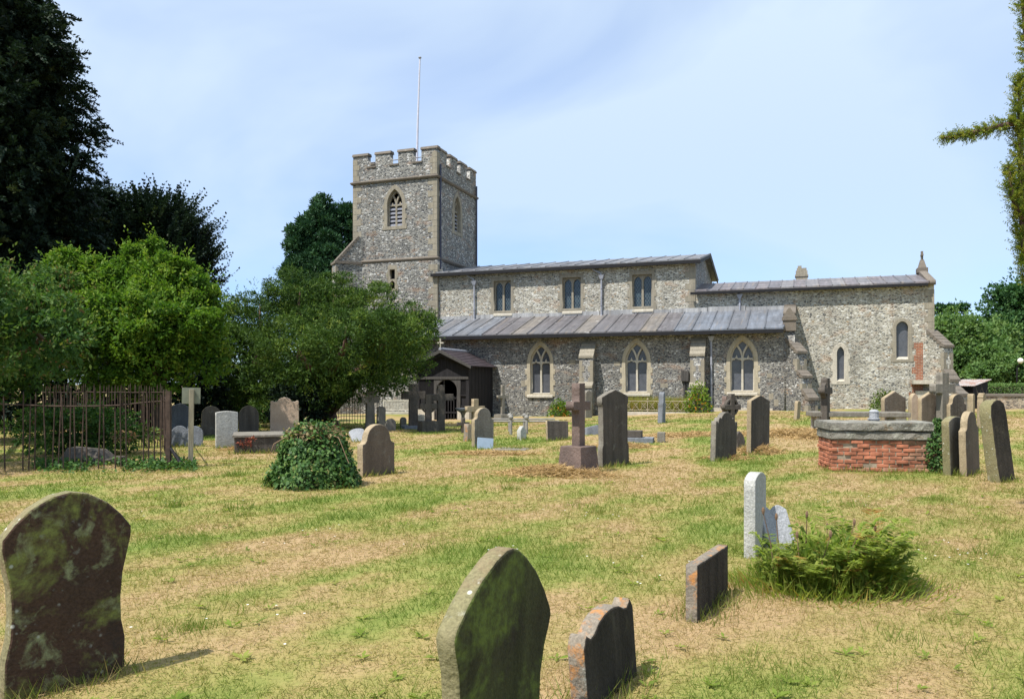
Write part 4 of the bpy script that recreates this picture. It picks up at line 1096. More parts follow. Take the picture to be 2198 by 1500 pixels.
# ---- sign seen from behind
sp = empty('sign_post', (*gp(409, 1003)[:2], gp(409, 1003)[2]), (0, R(0.8), R(24)), 'weathered wooden sign on a post seen from behind, beside the iron fence', 'sign')
M['wood_grey'] = plain_mat('wood_grey', (0.24, 0.21, 0.15), 0.85, 0.4, 4.0, stretch=(9, 9, 0.7))
MB().box((-0.045, -0.03, -0.2), (0.045, 0.04, 1.50)).build('post', M['wood_grey'], sp, bevel=0.006)
MB().box((-0.17, 0.041, 1.22), (0.16, 0.065, 1.53)).build('board', plain_mat('board_back', (0.19, 0.2, 0.15), 0.8, 0.2), sp)
# ---- chest tomb
cx, cy, cz = gp(1893, 1013)
ct = empty('chest_tomb', (cx, cy, cz), (0, 0, R(-9)), 'large red brick chest tomb with thick lichened stone top', 'tomb')
bx0, bx1, by0, by1 = -0.88, 0.95, 0, 1.05
BK = MB(); rng = random.Random(3)
BKR = plain_mat('red_brick', (0.34, 0.13, 0.075), 0.9, 0.6, 5.0, bump=0.6)
BKP = plain_mat('pale_brick', (0.36, 0.19, 0.125), 0.9, 0.5, 5.0, bump=0.6)
MORT = plain_mat('mortar', (0.33, 0.27, 0.2), 0.95, 0.3)
rows = 8; rh = 0.072
fi_ = []
BK2 = MB()
for r_ in range(-1, rows):
    off = 0.11 if r_ % 2 else 0.0
    for sidex in range(3):
        if sidex == 0: a, b_ = bx0, bx1
        else: a, b_ = by0, by1
        x = a-off
        while x < b_-0.02:
            xa, xb = max(x, a), min(x+0.215, b_)
            if xb-xa > 0.03:
                jx = rng.uniform(-0.016, 0.018); zz = r_*rh+0.01
                lo, hi_ = zz+rng.uniform(0.002, 0.007), zz+rh-rng.uniform(0.004, 0.009)
                tgt = BK2 if (sidex == 0 and ((xa > 0.2+0.3*rng.random() and rng.random() < 0.75) or rng.random() < 0.03 or (r_ < 1 and rng.random() < 0.3))) else BK
                if not (sidex == 0 and rng.random() < 0.03):
                    if sidex == 0: tgt.box((xa+0.004, -0.012+jx, lo), (xb-0.005, 0.08, hi_))
                    elif sidex == 1: tgt.box((bx0-0.012+jx, xa+0.004, lo), (bx0+0.08, xb-0.005, hi_))
                    else: tgt.box((bx1-0.08, xa+0.004, lo), (bx1+0.012+jx, xb-0.005, hi_))
            x += 0.225
core = MB().box((bx0+0.01, by0+0.01, -0.2), (bx1-0.01, by1-0.01, rows*rh+0.02)).build('mortar_core', MORT, ct)
me = BK.mesh(bevel=0.011); me2 = BK2.mesh(bevel=0.011)
bm = bmesh.new(); bm.from_mesh(me); k0 = len(bm.faces); bm.from_mesh(me2); bm.faces.ensure_lookup_table()
for f in bm.faces[k0:]: f.material_index = 1
bm.to_mesh(me); bm.free(); bpy.data.meshes.remove(me2)
mi = [p.material_index for p in me.polygons]
mobj('brickwork', me, [BKR, BKP], core); me.polygons.foreach_set('material_index', mi)
M['slab'] = stone_mat('slab', (0.235, 0.22, 0.19), (0.15, 0.145, 0.125), lichen=[(PALE_L, 4, 0.52, 0.75), ((0.34, 0.19, 0.08), 5, 0.62, 0.8), ((0.06, 0.055, 0.05), 6, 0.6, 0.7)], bump=1.0, speck=0.8)
tz = rows*rh+0.012
def rough_slab(name, x0, x1, y0, y1, z0, z1, par):
    mb = MB(); k = 14; rg = random.Random(name)
    xs = [x0+(x1-x0)*i/k for i in range(k+1)]
    for i in range(k): mb.box((xs[i], y0, z0), (xs[i+1], y1, z1))
    me = mb.mesh(); bm = bmesh.new(); bm.from_mesh(me); bmesh.ops.remove_doubles(bm, verts=bm.verts, dist=1e-5)
    bmesh.ops.delete(bm, geom=[f for f in bm.faces if abs(f.normal.x) > 0.9 and x0+0.01 < f.calc_center_median().x < x1-0.01], context='FACES')
    for v in bm.verts: v.co += Vector((rg.uniform(-.008, .008), rg.uniform(-.012, .012), rg.uniform(-.007, .007)))
    bmesh.ops.recalc_face_normals(bm, faces=bm.faces)
    es = [e for e in bm.edges if len(e.link_faces) == 2 and e.calc_face_angle(0) > 0.7]
    bmesh.ops.bevel(bm, geom=es, offset=0.018, segments=2, affect='EDGES'); bm.to_mesh(me); bm.free()
    return mobj(name, me, M['slab'], par)
rough_slab('lower_slab', bx0-0.03, bx1+0.03, by0-0.05, by1+0.05, tz, tz+0.15, ct)
rough_slab('top_slab', bx0-0.06, bx1+0.08, by0-0.08, by1+0.08, tz+0.165, tz+0.315, ct)
BASES.append((cx, cy, 0.95, -12, 1))
# ---- leaning stones at the right edge
stone('thick dark slab leaning to the left at the right edge', lambda w, h: mirror([(w*0.5, FOOT), (w*0.5, h*0.82), (w*0.42, h*0.94), (w*0.2, h*0.985), (0, h)]), 0, 0, 0, 0, 30, 0.2, 'st_black', 'st_edge', -4, -6, loc=(gp(2150, 1033)[0], gp(2150, 1033)[1], 0), w=0.46, h=1.36, amp=0.006, bevel=0.02)
stone('brown shouldered stone between the ivy and the thick leaning slab', p_shoulder, 2060, 2104, 882, 1018, 42, 0.12, 'st_brown', 'st_tan', 0, -5)
stone('narrow grey leaning stone right beside the ivy on the brick tomb', lambda w, h: p_segment(w, h, 0.06), 2024, 2068, 893, 1017, 42, 0.13, 'st_grey', 'st_edge', 0, -5)
# ---- behind the chest tomb
stone('wide brown headstone with pointed top, left of two behind the brick tomb', lambda w, h: p_gable(w, h, 0.22), 1890, 1945, 839, 915, 20, 0.16, 'st_brown', 'st_tan', bevel=0.03)
stone('slim brown pointed stone between the two wide headstones behind the brick tomb', p_pointed, 1949, 1972, 844, 915, 20, 0.14, 'st_pink', 'st_tan')
stone('wide brown headstone with pointed top, right of two behind the brick tomb', lambda w, h: p_gable(w, h, 0.2), 1969, 2021, 841, 915, 20, 0.16, 'st_brown', 'st_tan', bevel=0.03)
stone('dark round-topped headstone behind the narrow grey leaning stone', p_shoulder, 2030, 2075, 846, 915, 20, 0.16, 'st_dark', 'st_tan')
cross('grey stone cross in front of the chancel buttress', 2004, 2042, 800, 915, 25, 'st_grey', 0.3, 0.22, 0.62, w=0.9)
stone('thin upright tan stone before the shed', lambda w, h: p_segment(w, h, 0.04), 2076, 2093, 845, 920, 42, 0.16, 'st_tan', None)
stone('thin forked-looking tan stone right of the other thin one before the shed', lambda w, h: p_ornate(w, h), 2096, 2116, 845, 920, 42, 0.16, 'st_tan', None, 0, 3)
stone('small skull-shaped pale finial stone behind the leaning stones', lambda w, h: mirror([(w*0.28, FOOT), (w*0.28, h-w*0.8), (w*0.5, h-w*0.6), (w*0.46, h-w*0.2), (w*0.25, h), (0, h)]), 2055, 2073, 864, 905, 20, 0.2, 'st_pink', None, bevel=0.03)
cross('wheel-headed grey cross behind the left end of the brick tomb', 1757, 1786, 811, 925, 48, 'st_dark', 0.2, 0.2, 0.70, wheel=True, tap=0.05, w=0.62)
# table tomb with pale legs
tt = empty('table_tomb', (*gp(1752, 925)[:2], gp(1752, 925)[2]), (0, 0, R(-8)), 'long low table tomb with pale supports behind the brick tomb', 'tomb')
MB().box((-0.1, -0.1, 0.42), (2.6, 0.9, 0.56)).build('table_slab', M['st_grey'], tt, bevel=0.02)
for xx in (0.02, 2.2):
    MB().box((xx, -0.02, -0.1), (xx+0.3, 0.16, 0.419)).build('leg', M['limestone_pale'], tt, bevel=0.01)
    MB().box((xx, 0.62, -0.1), (xx+0.3, 0.8, 0.419)).build('leg', M['limestone_pale'], tt, bevel=0.01)
ur = empty('urn', (0, 0, 0), (0, 0, 0), 'white bell-shaped urn on the back edge of the brick tomb', 'urn')
c, s_ = math.cos(R(-9)), math.sin(R(-9)); ux, uy = 0.10, 0.85
ur.location = (cx+ux*c-uy*s_, cy+ux*s_+uy*c, cz+tz+0.318)
MB().lathe([(0.1, 0), (0.1, 0.03), (0.085, 0.05), (0.085, 0.15), (0.095, 0.17), (0.06, 0.21), (0.0, 0.215)], n=14).build('body', M['st_marble'], ur, smooth=False)
MB().lathe([(0.118, 0.025), (0.118, 0.045)], n=14).build('rim', M['st_marble'], ur)

# ------------------------------------------------------------------ grave railing by the aisle wall
c, s_ = math.cos(CH_A), math.sin(CH_A)
def ch_world(s, d, z=0): return (CHX+s*c-d*s_, CHY+s*s_+d*c, z)
gx_, gy_, _ = ch_world(7.0, -0.9); gzz = float(gz(gx_, gy_))
gr = empty('grave_railing', (gx_, gy_, gzz), (0, 0, CH_A), 'low ornate iron grave railing on a white kerb below the aisle windows', 'railing')
M['iron_pale'] = plain_mat('iron_pale', (0.3, 0.26, 0.18), 0.7, 0.3)
MB().box((-1.9, -0.12, -0.1), (1.95, 0.12, 0.12)).build('kerb', M['limestone_pale'], gr, bevel=0.01)
for zz in (0.2, 0.62): MB().tube([(-1.85, 0, zz), (1.9, 0, zz)], 0.018, 6).build('rail', M['iron_pale'], gr)
for i in range(11):
    x = -1.85+i*0.375
    if i % 5 == 0: MB().tube([(x, 0, 0.12), (x, 0, 0.68)], 0.025, 6).ball((x, 0, 0.71), 0.045).build('post', M['iron_pale'], gr)
    if i < 10:
        sc = MB(); sc.tube([(x+0.02, 0, 0.2), (x+0.19, 0, 0.41), (x+0.36, 0, 0.62)], 0.011, 5); sc.tube([(x+0.36, 0, 0.2), (x+0.19, 0.012, 0.41), (x+0.02, 0, 0.62)], 0.011, 5)
        sc.tube([(x+0.19+0.1*math.cos(a*math.pi/6), 0.02, 0.41+0.1*math.sin(a*math.pi/6)) for a in range(13)], 0.01, 5)
        sc.build('scroll', M['iron_pale'], gr)

# ------------------------------------------------------------------ bench
bx_, by_, bz_ = gp(853, 905)
bn = empty('bench', (bx_, by_, bz_), (0, 0, R(-8)), 'pale weathered wooden bench left of the porch', 'bench')
M['bench_wood'] = plain_mat('bench_wood', (0.42, 0.40, 0.34), 0.8, 0.25, 5.0)
mb = MB()
for i in range(5): mb.box((-0.75, -0.25+i*0.1, 0.42), (0.75, -0.17+i*0.1, 0.455))
mb.box((-0.75, -0.27, 0.35), (0.75, -0.235, 0.42)); mb.build('seat', M['bench_wood'], bn)
mb = MB(); mb.box((-0.75, 0.24, 0.92), (0.75, 0.285, 1.0)); mb.box((-0.75, 0.24, 0.5), (0.75, 0.28, 0.56))
for i in range(21): mb.box((-0.70+i*0.07-0.018, 0.25, 0.56), (-0.70+i*0.07+0.018, 0.272, 0.92))
mb.build('backrest', M['bench_wood'], bn)
for xx in (-0.75, 0.69):
    MB().box((xx, 0.235, 0), (xx+0.06, 0.30, 0.99)).build('leg', M['bench_wood'], bn)
    MB().box((xx, -0.27, 0), (xx+0.06, -0.21, 0.64)).build('leg', M['bench_wood'], bn)
    MB().box((xx-0.01, -0.3, 0.641), (xx+0.07, 0.234, 0.68)).build('armrest', M['bench_wood'], bn)

# ------------------------------------------------------------------ iron fences
M['rust'] = plain_mat('rust', (0.06, 0.04, 0.03), 0.9, 0.5, 8.0)
M['iron_black'] = plain_mat('iron_black', (0.018, 0.018, 0.02), 0.6, 0.3)
def fence(name, label, p0, p1, n, h, mat, skip=(), jag=0.06, rails=(0.25, 0.85), sag=0.0, rad=0.013, lean=0.03, spear=True):
    (x0, y0), (x1, y1) = p0, p1; L = math.hypot(x1-x0, y1-y0)
    z = min(float(gz(x0, y0)), float(gz(x1, y1)))
    g = empty(name, ((x0+x1)/2, (y0+y1)/2, z), (0, 0, math.atan2(y1-y0, x1-x0)), label, 'fence')
    for rz in rails:
        MB().tube([(-L/2+L*i/8, 0, h*rz-sag*math.sin(math.pi*i/8)+random.uniform(-.012, .012)) for i in range(9)], 0.016, 6).build('rail', M[mat], g)
    for i in range(n):
        if i in skip: continue
        x = -L/2+L*(i+0.5)/n; hh = h*(1+random.uniform(-jag, jag*0.4)); dx_, dy_ = random.uniform(-lean, lean), random.uniform(-lean, lean)
        pk = MB().tube([(x, 0, -0.1), (x+dx_, dy_, hh-0.08), (x+dx_, dy_, hh-0.0)], [rad, rad, 0.004 if spear else rad], 5)
        pk.build('picket', M[mat], g)
    return g
f0, f1, f2, f3 = gp(-60, 1012), gp(362, 1002), gp(352, 962), gp(90, 962)
sk = [i for i in range(34) if random.random() < 0.35]
fence('iron_fence', 'rusty sagging front run of iron fence round a grave plot', f0[:2], f1[:2], 34, 1.46, 'rust', sk, 0.08, (0.88,), 0.10, lean=0.05)
fence('iron_fence', 'rusty side run of iron fence nearest the wooden sign', f1[:2], f2[:2], 11, 1.5, 'rust', (), 0.03, (0.3, 0.86))
fence('iron_fence', 'rusty back run of iron fence with close-set leaning pickets', f2[:2], f3[:2], 46, 1.62, 'rust', (), 0.05, (0.3, 0.87))
gp0 = gp(362, 1003); dg = MB().tube([(0, 0, 0.42), (0.33, -0.1, 0.0)], 0.03, 6)
tag(dg.build('timber_stay', M['oak'], None, gp0), 'dark slanting timber stay propped against the fence corner post', 'timber prop')
tag(MB().box((-0.04, -0.04, -0.2), (0.04, 0.04, 1.45)).build('fence_post', M['rust'], None, gp0), 'stout rusty corner post of the iron fence', 'post')
b0, b1 = gp(700, 912), gp(800, 910)
fence('iron_railing', 'black spear-topped iron railing under the yew', (b0[0], b0[1]+2.0), (b1[0], b1[1]+2.0), 16, 1.25, 'iron_black', (), 0.02, (0.25, 0.85))
tz_ = gp(150, 1002); tb2 = empty('grave_slab', (tz_[0], tz_[1]+0.55, tz_[2]), (0, 0, R(5)), 'dark stepped grave inside the iron fence', 'grave')
MB().box((-0.55, -0.3, -0.05), (0.6, 0.5, 0.12)).build('kerb', M['st_dark'], tb2, bevel=0.02)
MB().hexa([(-0.4, -0.2, 0.121), (0.45, -0.2, 0.121), (0.45, 0.4, 0.121), (-0.4, 0.4, 0.121)], [(-0.3, -0.1, 0.34), (0.3, -0.1, 0.28), (0.3, 0.3, 0.28), (-0.3, 0.3, 0.34)]).build('block', M['st_dark'], tb2, bevel=0.015)
sh_ = gp(2094, 872)
# ------------------------------------------------------------------ shed, boundary wall, globe lamp
shd = empty('shed', (22.4, 38.9, 0.3), (0, 0, R(-52)), 'small black shed with rusty corrugated sloping roof beyond the chancel', 'shed')
mb = MB(); mb.hexa([(-0.55, -0.8, -0.3), (0.55, -0.8, -0.3), (0.55, 0.9, -0.3), (-0.55, 0.9, -0.3)], [(-0.55, -0.8, 1.22), (0.55, -0.8, 1.22), (0.55, 0.9, 1.47), (-0.55, 0.9, 1.47)]); mb.build('wall', plain_mat('black_boards', (0.012, 0.011, 0.012), 0.9, 0.5, stretch=(8, 8, 1)), shd)
def rust_roof():
    m, nt, b, out = newmat('rust_roof'); q = NT(nt); v = q.coord((1, 1, 1))
    nt.links.new(q.ramp(q.noise(v, 4, 4), [(0.4, (0.36, 0.35, 0.35)), (0.55, (0.3, 0.22, 0.19)), (0.7, (0.26, 0.11, 0.07))]), b.inputs['Base Color']); return m
mb = MB(); k = 26
for i in range(k):
    x0_, x1_ = -0.68+1.36*i/k, -0.68+1.36*(i+1)/k; o = 0.015*(i % 2)
    mb.hexa([(x0_, -1.0, 1.21+o), (x1_, -1.0, 1.21+(0.015-o)), (x1_, 1.0, 1.53+(0.015-o)), (x0_, 1.0, 1.53+o)], [(x0_, -1.0, 1.23+o), (x1_, -1.0, 1.23+(0.015-o)), (x1_, 1.0, 1.55+(0.015-o)), (x0_, 1.0, 1.55+o)])
mb.build('roof', rust_roof(), shd)
M['wall_flint'] = flint_mat('wall_flint', (0.4, 0.33, 0.24), [(0, (0.12, 0.11, 0.10)), (0.3, (0.26, 0.23, 0.18)), (0.55, (0.38, 0.33, 0.26)), (0.8, (0.2, 0.17, 0.14)), (0.95, (0.5, 0.47, 0.42))], scale=1.2)
bw = empty('boundary_wall', (24.6, 38.5, 0.25), (0, 0, R(-12)), 'low flint churchyard boundary wall at the far right', 'wall')
MB().box((-2.2, -0.2, -0.8), (16, 0.2, 0.75)).build('flint_wall', M['wall_flint'], bw)
MB().box((-2.25, -0.26, 0.752), (16.05, 0.26, 0.9)).build('coping', M['coping'], bw, bevel=0.03)
gl = empty('globe_lamp', (31.2, 48.6, 0.3), (0, 0, 0), 'round white globe lamp among the bushes at the right edge', 'lamp')
MB().tube([(0, 0.5, 0), (0, 0.3, 2.35), (0, 0, 2.62)], 0.05, 8).build('post', M['iron_black'], gl)
MB().ball((0, 0, 2.75), 0.17, 14, 10).build('globe', plain_mat('globe', (0.8, 0.76, 0.66), 0.3, 0.05), gl, smooth=True)
# ------------------------------------------------------------------ foliage
def norm(a): return a/np.maximum(np.linalg.norm(a, axis=1, keepdims=True), 1e-9)
def runit(n): return norm(RNG.normal(size=(n, 3)))
def leaf_geo(P, D, N, L, W, fold=0.12, mid=0.45):
    D = norm(D); S = norm(np.cross(D, N)); U = np.cross(S, D)
    L = np.asarray(L)[:, None]; W = np.asarray(W)[:, None]
    m = P+D*L*mid
    V = np.stack([P, m+S*W/2+U*W*fold, P+D*L, m-S*W/2+U*W*fold], 1)
    n = len(P); F = np.arange(4*n).reshape(n, 4)
    return V.reshape(-1, 3), F
def leaf_obj(name, geos, tints, mat, parent=None, kind=None):
    Vs, Fs, k = [], [], 0
    for V, F in geos: Vs.append(V); Fs.append(F+k); k += len(V)
    V = np.concatenate(Vs); F = np.concatenate(Fs); t = np.repeat(np.concatenate(tints), 4)
    me = fast_mesh(V, F, {'tint': t})
    o = mobj(name, me, mat, parent)
    if kind: o['kind'] = kind
    return o
def PB(px, py, Y, rx, rz=None, ry=None):
    k = Y/FPX; return (np.array([(px-HX)*k, Y, EYE+(HY-py)*k]), np.array([rx*k, (ry or rx)*k, (rz or rx)*k]))
def subblobs(blobs, k, rr=(0.28, 0.5), seed=0):
    g = np.random.default_rng(seed); out = []
    for c, r in blobs:
        d = g.normal(size=(k, 3)); d /= np.linalg.norm(d, axis=1, keepdims=True)
        d[:, 2] = np.where(d[:, 2] < -0.5, -d[:, 2], d[:, 2])
        for q in d:
            s = g.uniform(*rr); out.append((c+r*q*g.uniform(0.68, 1.06), np.array([s*r.mean()]*2+[s*r.mean()*g.uniform(0.34, 0.6)])))
    return out
def blob_points(blobs, n, shell=0.3, up=0.0):
    A = np.array([(r[0]*r[1]+r[0]*r[2]+r[1]*r[2]) for c, r in blobs]); A /= A.sum()
    idx = RNG.choice(len(blobs), n, p=A)
    C = np.array([b[0] for b in blobs])[idx]; Rr = np.array([b[1] for b in blobs])[idx]
    d = runit(n); d[:, 2] += up; d = norm(d)
    rad = 1-shell*RNG.random(n)**1.6+RNG.normal(size=n)*0.05
    return C+Rr*d*rad[:, None], norm(d/Rr), idx, rad
def broad_tree(name, label, cat, blobs, mat, base, n, leaf=(0.16, 0.09), sub=14, rr=(0.25, 0.45), inner=0.25, droop=0.2, flat=0.5, tint=(0.5, 0.22), trunk_r=0.16, limbs=6, stems=1, group=None, tmat='bark', seed=1, root=None, shoots=0, shoot_len=0.6):
    bx, by, bz = base
    g = root or empty(name, (bx, by, bz), (0, 0, 0), label, cat, group)
    off = np.array([bx, by, bz])
    sb = subblobs(blobs, sub, rr, seed)
    ni = int(n*inner); no = n-ni
    P, O, idx, rad = blob_points(sb, no, 0.45)
    ct = np.random.default_rng(seed+5).normal(size=len(sb))*tint[1]
    D = norm(O*0.8+runit(no)*0.8+np.array([0, 0, -droop])); N = norm(runit(no)*(1-flat)+np.array([0, 0, flat])+O*0.4)
    t = np.clip(tint[0]+ct[idx]*0.6+RNG.normal(size=no)*tint[1]*0.6, 0, 1)
    Ls = leaf[0]*RNG.uniform(0.6, 1.3, no); Ws = leaf[1]*RNG.uniform(0.7, 1.2, no)
    G = [leaf_geo(P-off, D, N, Ls, Ws)]; TT = [t]
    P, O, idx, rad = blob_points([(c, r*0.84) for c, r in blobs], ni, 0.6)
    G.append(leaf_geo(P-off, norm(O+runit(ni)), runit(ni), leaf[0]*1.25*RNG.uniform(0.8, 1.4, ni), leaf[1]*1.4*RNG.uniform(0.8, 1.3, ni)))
    TT.append(np.clip(tint[0]-0.15+RNG.normal(size=ni)*tint[1]*0.5, 0, 1))  # inner leaves tinted darker: the crown's inner shade put into colour
    if shoots:
        P, O, idx, rad = blob_points([(c, r*1.0) for c, r in blobs], shoots, 0.05)
        D = norm(O*0.7+RNG.normal(size=(shoots, 3))*0.35+np.array([0, 0, 0.55])); m = 11
        Ls = shoot_len*RNG.uniform(0.4, 1.2, shoots); f = (np.arange(m)+0.5)/m
        Q = P[:, None, :]-D[:, None, :]*0.15+D[:, None, :]*(Ls[:, None]*f[None, :])[..., None]+RNG.normal(size=(shoots, m, 3))*leaf[0]*0.22
        A = D[:, None, :]*0.8+RNG.normal(size=(shoots, m, 3))*0.75
        N_ = RNG.normal(size=(shoots*m, 3))*0.6+np.array([0, 0, 0.7])
        G.append(leaf_geo(Q.reshape(-1, 3)-off, A.reshape(-1, 3), N_, (leaf[0]*RNG.uniform(0.6, 1.2, (shoots, m))).ravel(), leaf[1]*RNG.uniform(0.7, 1.2, shoots*m)))
        TT.append(np.clip(tint[0]+0.12+np.repeat(RNG.normal(size=shoots)*tint[1]*0.7, m)+RNG.normal(size=shoots*m)*0.08, 0, 1))
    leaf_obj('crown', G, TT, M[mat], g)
    mb = MB(); rg = random.Random(seed)
    big = sorted(blobs, key=lambda b: -b[1].mean())[:limbs]
    for s in range(stems):
        ox, oy = rg.uniform(-.3, .3)*(stems > 1), rg.uniform(-.3, .3)*(stems > 1)
        zf = min(b[0][2]-bz for b in blobs)*0.6+0.2; zf = max(zf, 0.4)
        mb.tube([(ox, oy, -0.2), (ox+rg.uniform(-.1, .1), oy+rg.uniform(-.1, .1), zf*0.5), (ox+rg.uniform(-.2, .2), oy+rg.uniform(-.2, .2), zf)], [trunk_r*1.3, trunk_r, trunk_r*0.85], 9)
        for i, (c, r) in enumerate(big):
            if i % stems != s: continue
            e = c-off; m1 = Vector((ox+e[0]*0.35+rg.uniform(-.2, .2), oy+e[1]*0.35, zf+(e[2]-zf)*0.45))
            mb.tube([(ox, oy, zf*0.9), m1, tuple(e), tuple(e+np.array([rg.uniform(-.4, .4), rg.uniform(-.4, .4), r[2]*0.6]))], [trunk_r*0.7, trunk_r*0.5, trunk_r*0.28, 0.02], 7)
    mb.build('trunk', M[tmat], g, smooth=True)
    return g
def spray_geo(P, D, L, nl, ll, lw, curl, seed=0, up=None, spread=0.9):
    """conifer sprays: a curved twig carrying two ranks of narrow leaves; returns leaf geometry and a per-leaf index"""
    n = len(P); g = np.random.default_rng(seed)
    D = norm(D); N = norm(np.cross(D, np.tile([[0, 0, 1.0]], (n, 1)))+g.normal(size=(n, 3))*0.25); B = norm(np.cross(N, D))
    out = []
    k = np.arange(nl)/nl
    for sg in (-1, 1, 0):
        kk = np.tile(k, (n, 1)); Lx = L[:, None]
        pos = P[:, None, :]+D[:, None, :]*(kk*Lx)[..., None]+np.array(curl)[None, None, :]*((kk**2)*Lx)[..., None]
        ax = D[:, None, :]*0.75+(N*sg*spread)[:, None, :]+np.array(curl)[None, None, :]*(2*kk)[..., None]*0.7+g.normal(size=(n, nl, 3))*0.2
        if sg == 0: ax = ax+B[:, None, :]*g.choice([-0.8, 0.8], (n, nl))[..., None]
        l = ll*(1.05-0.6*kk)*g.uniform(0.75, 1.2, (n, nl))
        nn = B[:, None, :]+g.normal(size=(n, nl, 3))*0.35
        out.append((pos.reshape(-1, 3), ax.reshape(-1, 3), nn.reshape(-1, 3), l.ravel()))
    P2 = np.concatenate([o[0] for o in out]); A2 = np.concatenate([o[1] for o in out]); N2 = np.concatenate([o[2] for o in out]); L2 = np.concatenate([o[3] for o in out])
    idx = np.concatenate([np.repeat(np.arange(n), nl)]*3)
    return leaf_geo(P2, A2, N2, L2, np.full(len(L2), lw)*g.uniform(0.8, 1.2, len(L2)), 0.05), idx

M['bark'] = plain_mat('bark', (0.09, 0.07, 0.055), 0.95, 0.5, 3.0, stretch=(5, 5, 1), bump=0.8)
M['bark_red'] = plain_mat('bark_red', (0.10, 0.06, 0.045), 0.95, 0.5, 3.0, stretch=(6, 6, 1), bump=0.8)
M['lf_bright'] = leaf_mat('lf_bright', [(0, (0.025, 0.065, 0.012)), (0.4, (0.07, 0.15, 0.018)), (0.75, (0.14, 0.235, 0.028)), (1, (0.22, 0.28, 0.05))], 0.38)
M['lf_olive'] = leaf_mat('lf_olive', [(0, (0.022, 0.06, 0.016)), (0.45, (0.055, 0.12, 0.028)), (0.75, (0.10, 0.165, 0.036)), (0.93, (0.15, 0.16, 0.05)), (1, (0.2, 0.11, 0.06))], 0.35)
M['lf_yew'] = leaf_mat('lf_yew', [(0, (0.014, 0.034, 0.009)), (0.4, (0.042, 0.085, 0.016)), (0.75, (0.10, 0.16, 0.027)), (1, (0.18, 0.22, 0.042))], 0.25)
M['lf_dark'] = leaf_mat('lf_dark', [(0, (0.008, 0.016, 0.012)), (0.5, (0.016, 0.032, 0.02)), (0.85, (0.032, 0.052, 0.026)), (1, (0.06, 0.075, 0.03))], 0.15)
M['lf_cypress'] = leaf_mat('lf_cypress', [(0, (0.014, 0.04, 0.02)), (0.5, (0.028, 0.075, 0.033)), (1, (0.055, 0.12, 0.045))], 0.15)
M['lf_far'] = leaf_mat('lf_far', [(0, (0.05, 0.11, 0.035)), (0.5, (0.11, 0.195, 0.06)), (1, (0.185, 0.26, 0.09))], 0.35)
M['lf_fardark'] = leaf_mat('lf_fardark', [(0, (0.018, 0.055, 0.02)), (0.5, (0.045, 0.11, 0.036)), (1, (0.085, 0.155, 0.052))], 0.3)
M['lf_gold'] = leaf_mat('lf_gold', [(0, (0.045, 0.085, 0.018)), (0.4, (0.13, 0.18, 0.03)), (0.75, (0.29, 0.29, 0.055)), (1, (0.5, 0.42, 0.12))], 0.35)
M['lf_ivy'] = leaf_mat('lf_ivy', [(0, (0.018, 0.05, 0.014)), (0.5, (0.055, 0.125, 0.03)), (0.8, (0.11, 0.19, 0.045)), (0.95, (0.17, 0.2, 0.05)), (1, (0.3, 0.24, 0.12))], 0.25, 0.55, 0.2)
M['lf_fern'] = leaf_mat('lf_fern', [(0, (0.09, 0.15, 0.028)), (0.5, (0.215, 0.285, 0.05)), (0.8, (0.32, 0.35, 0.09)), (0.92, (0.4, 0.31, 0.08)), (1, (0.34, 0.19, 0.06))], 0.5)
M['lf_dead'] = leaf_mat('lf_dead', [(0, (0.14, 0.085, 0.05)), (0.6, (0.26, 0.17, 0.10)), (1, (0.36, 0.26, 0.16))], 0.1)
M['lf_orange'] = leaf_mat('lf_orange', [(0, (0.5, 0.16, 0.03)), (1, (0.65, 0.35, 0.05))], 0.2)
M['lf_redleaf'] = leaf_mat('lf_redleaf', [(0, (0.2, 0.04, 0.04)), (1, (0.34, 0.13, 0.08))], 0.2)

# ---- bright green trees behind the iron fence
broad_tree('leafy_tree', 'bright green leafy tree behind the iron fence, with upright sunlit tops', 'tree',
    [PB(215, 654, 25.5, 80), PB(285, 619, 25, 75, 62), PB(345, 614, 25, 70), PB(407, 649, 25, 62), PB(215, 712, 24, 95), PB(315, 702, 23.8, 95), PB(397, 712, 24.2, 78), PB(432, 772, 24.6, 55),
     PB(230, 782, 24, 85), PB(330, 787, 24.3, 75), PB(155, 604, 26, 62)]+[PB(x_-6, y_+36, 25.3, rx_, rz_) for x_, y_, rx_, rz_ in ((150, 528, 22, 36), (118, 545, 18, 26), (185, 548, 18, 28), (215, 545, 20, 30), (252, 562, 16, 26), (288, 520, 22, 36), (318, 545, 14, 24), (340, 508, 20, 38), (374, 545, 16, 28), (412, 548, 24, 30), (444, 585, 20, 26), (462, 640, 18, 24), (455, 690, 20, 20))],
    'lf_bright', (-11.3, 25.4, 0.0), 76000, (0.13, 0.06), 22, (0.15, 0.29), 0.14, 0.1, 0.55, (0.55, 0.26), 0.2, 9, seed=3, shoots=1300, shoot_len=0.6)
broad_tree('shrubby_tree', 'duller olive green bushy tree at the left edge, with reddish leaf tips', 'tree',
    [PB(40, 665, 23, 110, 90), PB(110, 645, 24, 78, 65), PB(-60, 650, 22.5, 120, 100), PB(70, 730, 22.3, 105), PB(-40, 740, 21.5, 120), PB(140, 720, 23, 70), PB(60, 800, 22.3, 70), PB(-60, 820, 21, 90), (np.array([-11.0, 14.6, 2.2]), np.array([1.5, 1.5, 1.4])), (np.array([-10.1, 17.0, 2.6]), np.array([1.2, 1.3, 0.9])), (np.array([-11.6, 16.3, 3.0]), np.array([1.7, 1.6, 1.3]))],
    'lf_olive', (-15.2, 22.8, 0.0), 56000, (0.12, 0.055), 22, (0.15, 0.29), 0.16, 0.15, 0.45, (0.52, 0.28), 0.18, 8, stems=2, seed=8, shoots=1100, shoot_len=0.6)
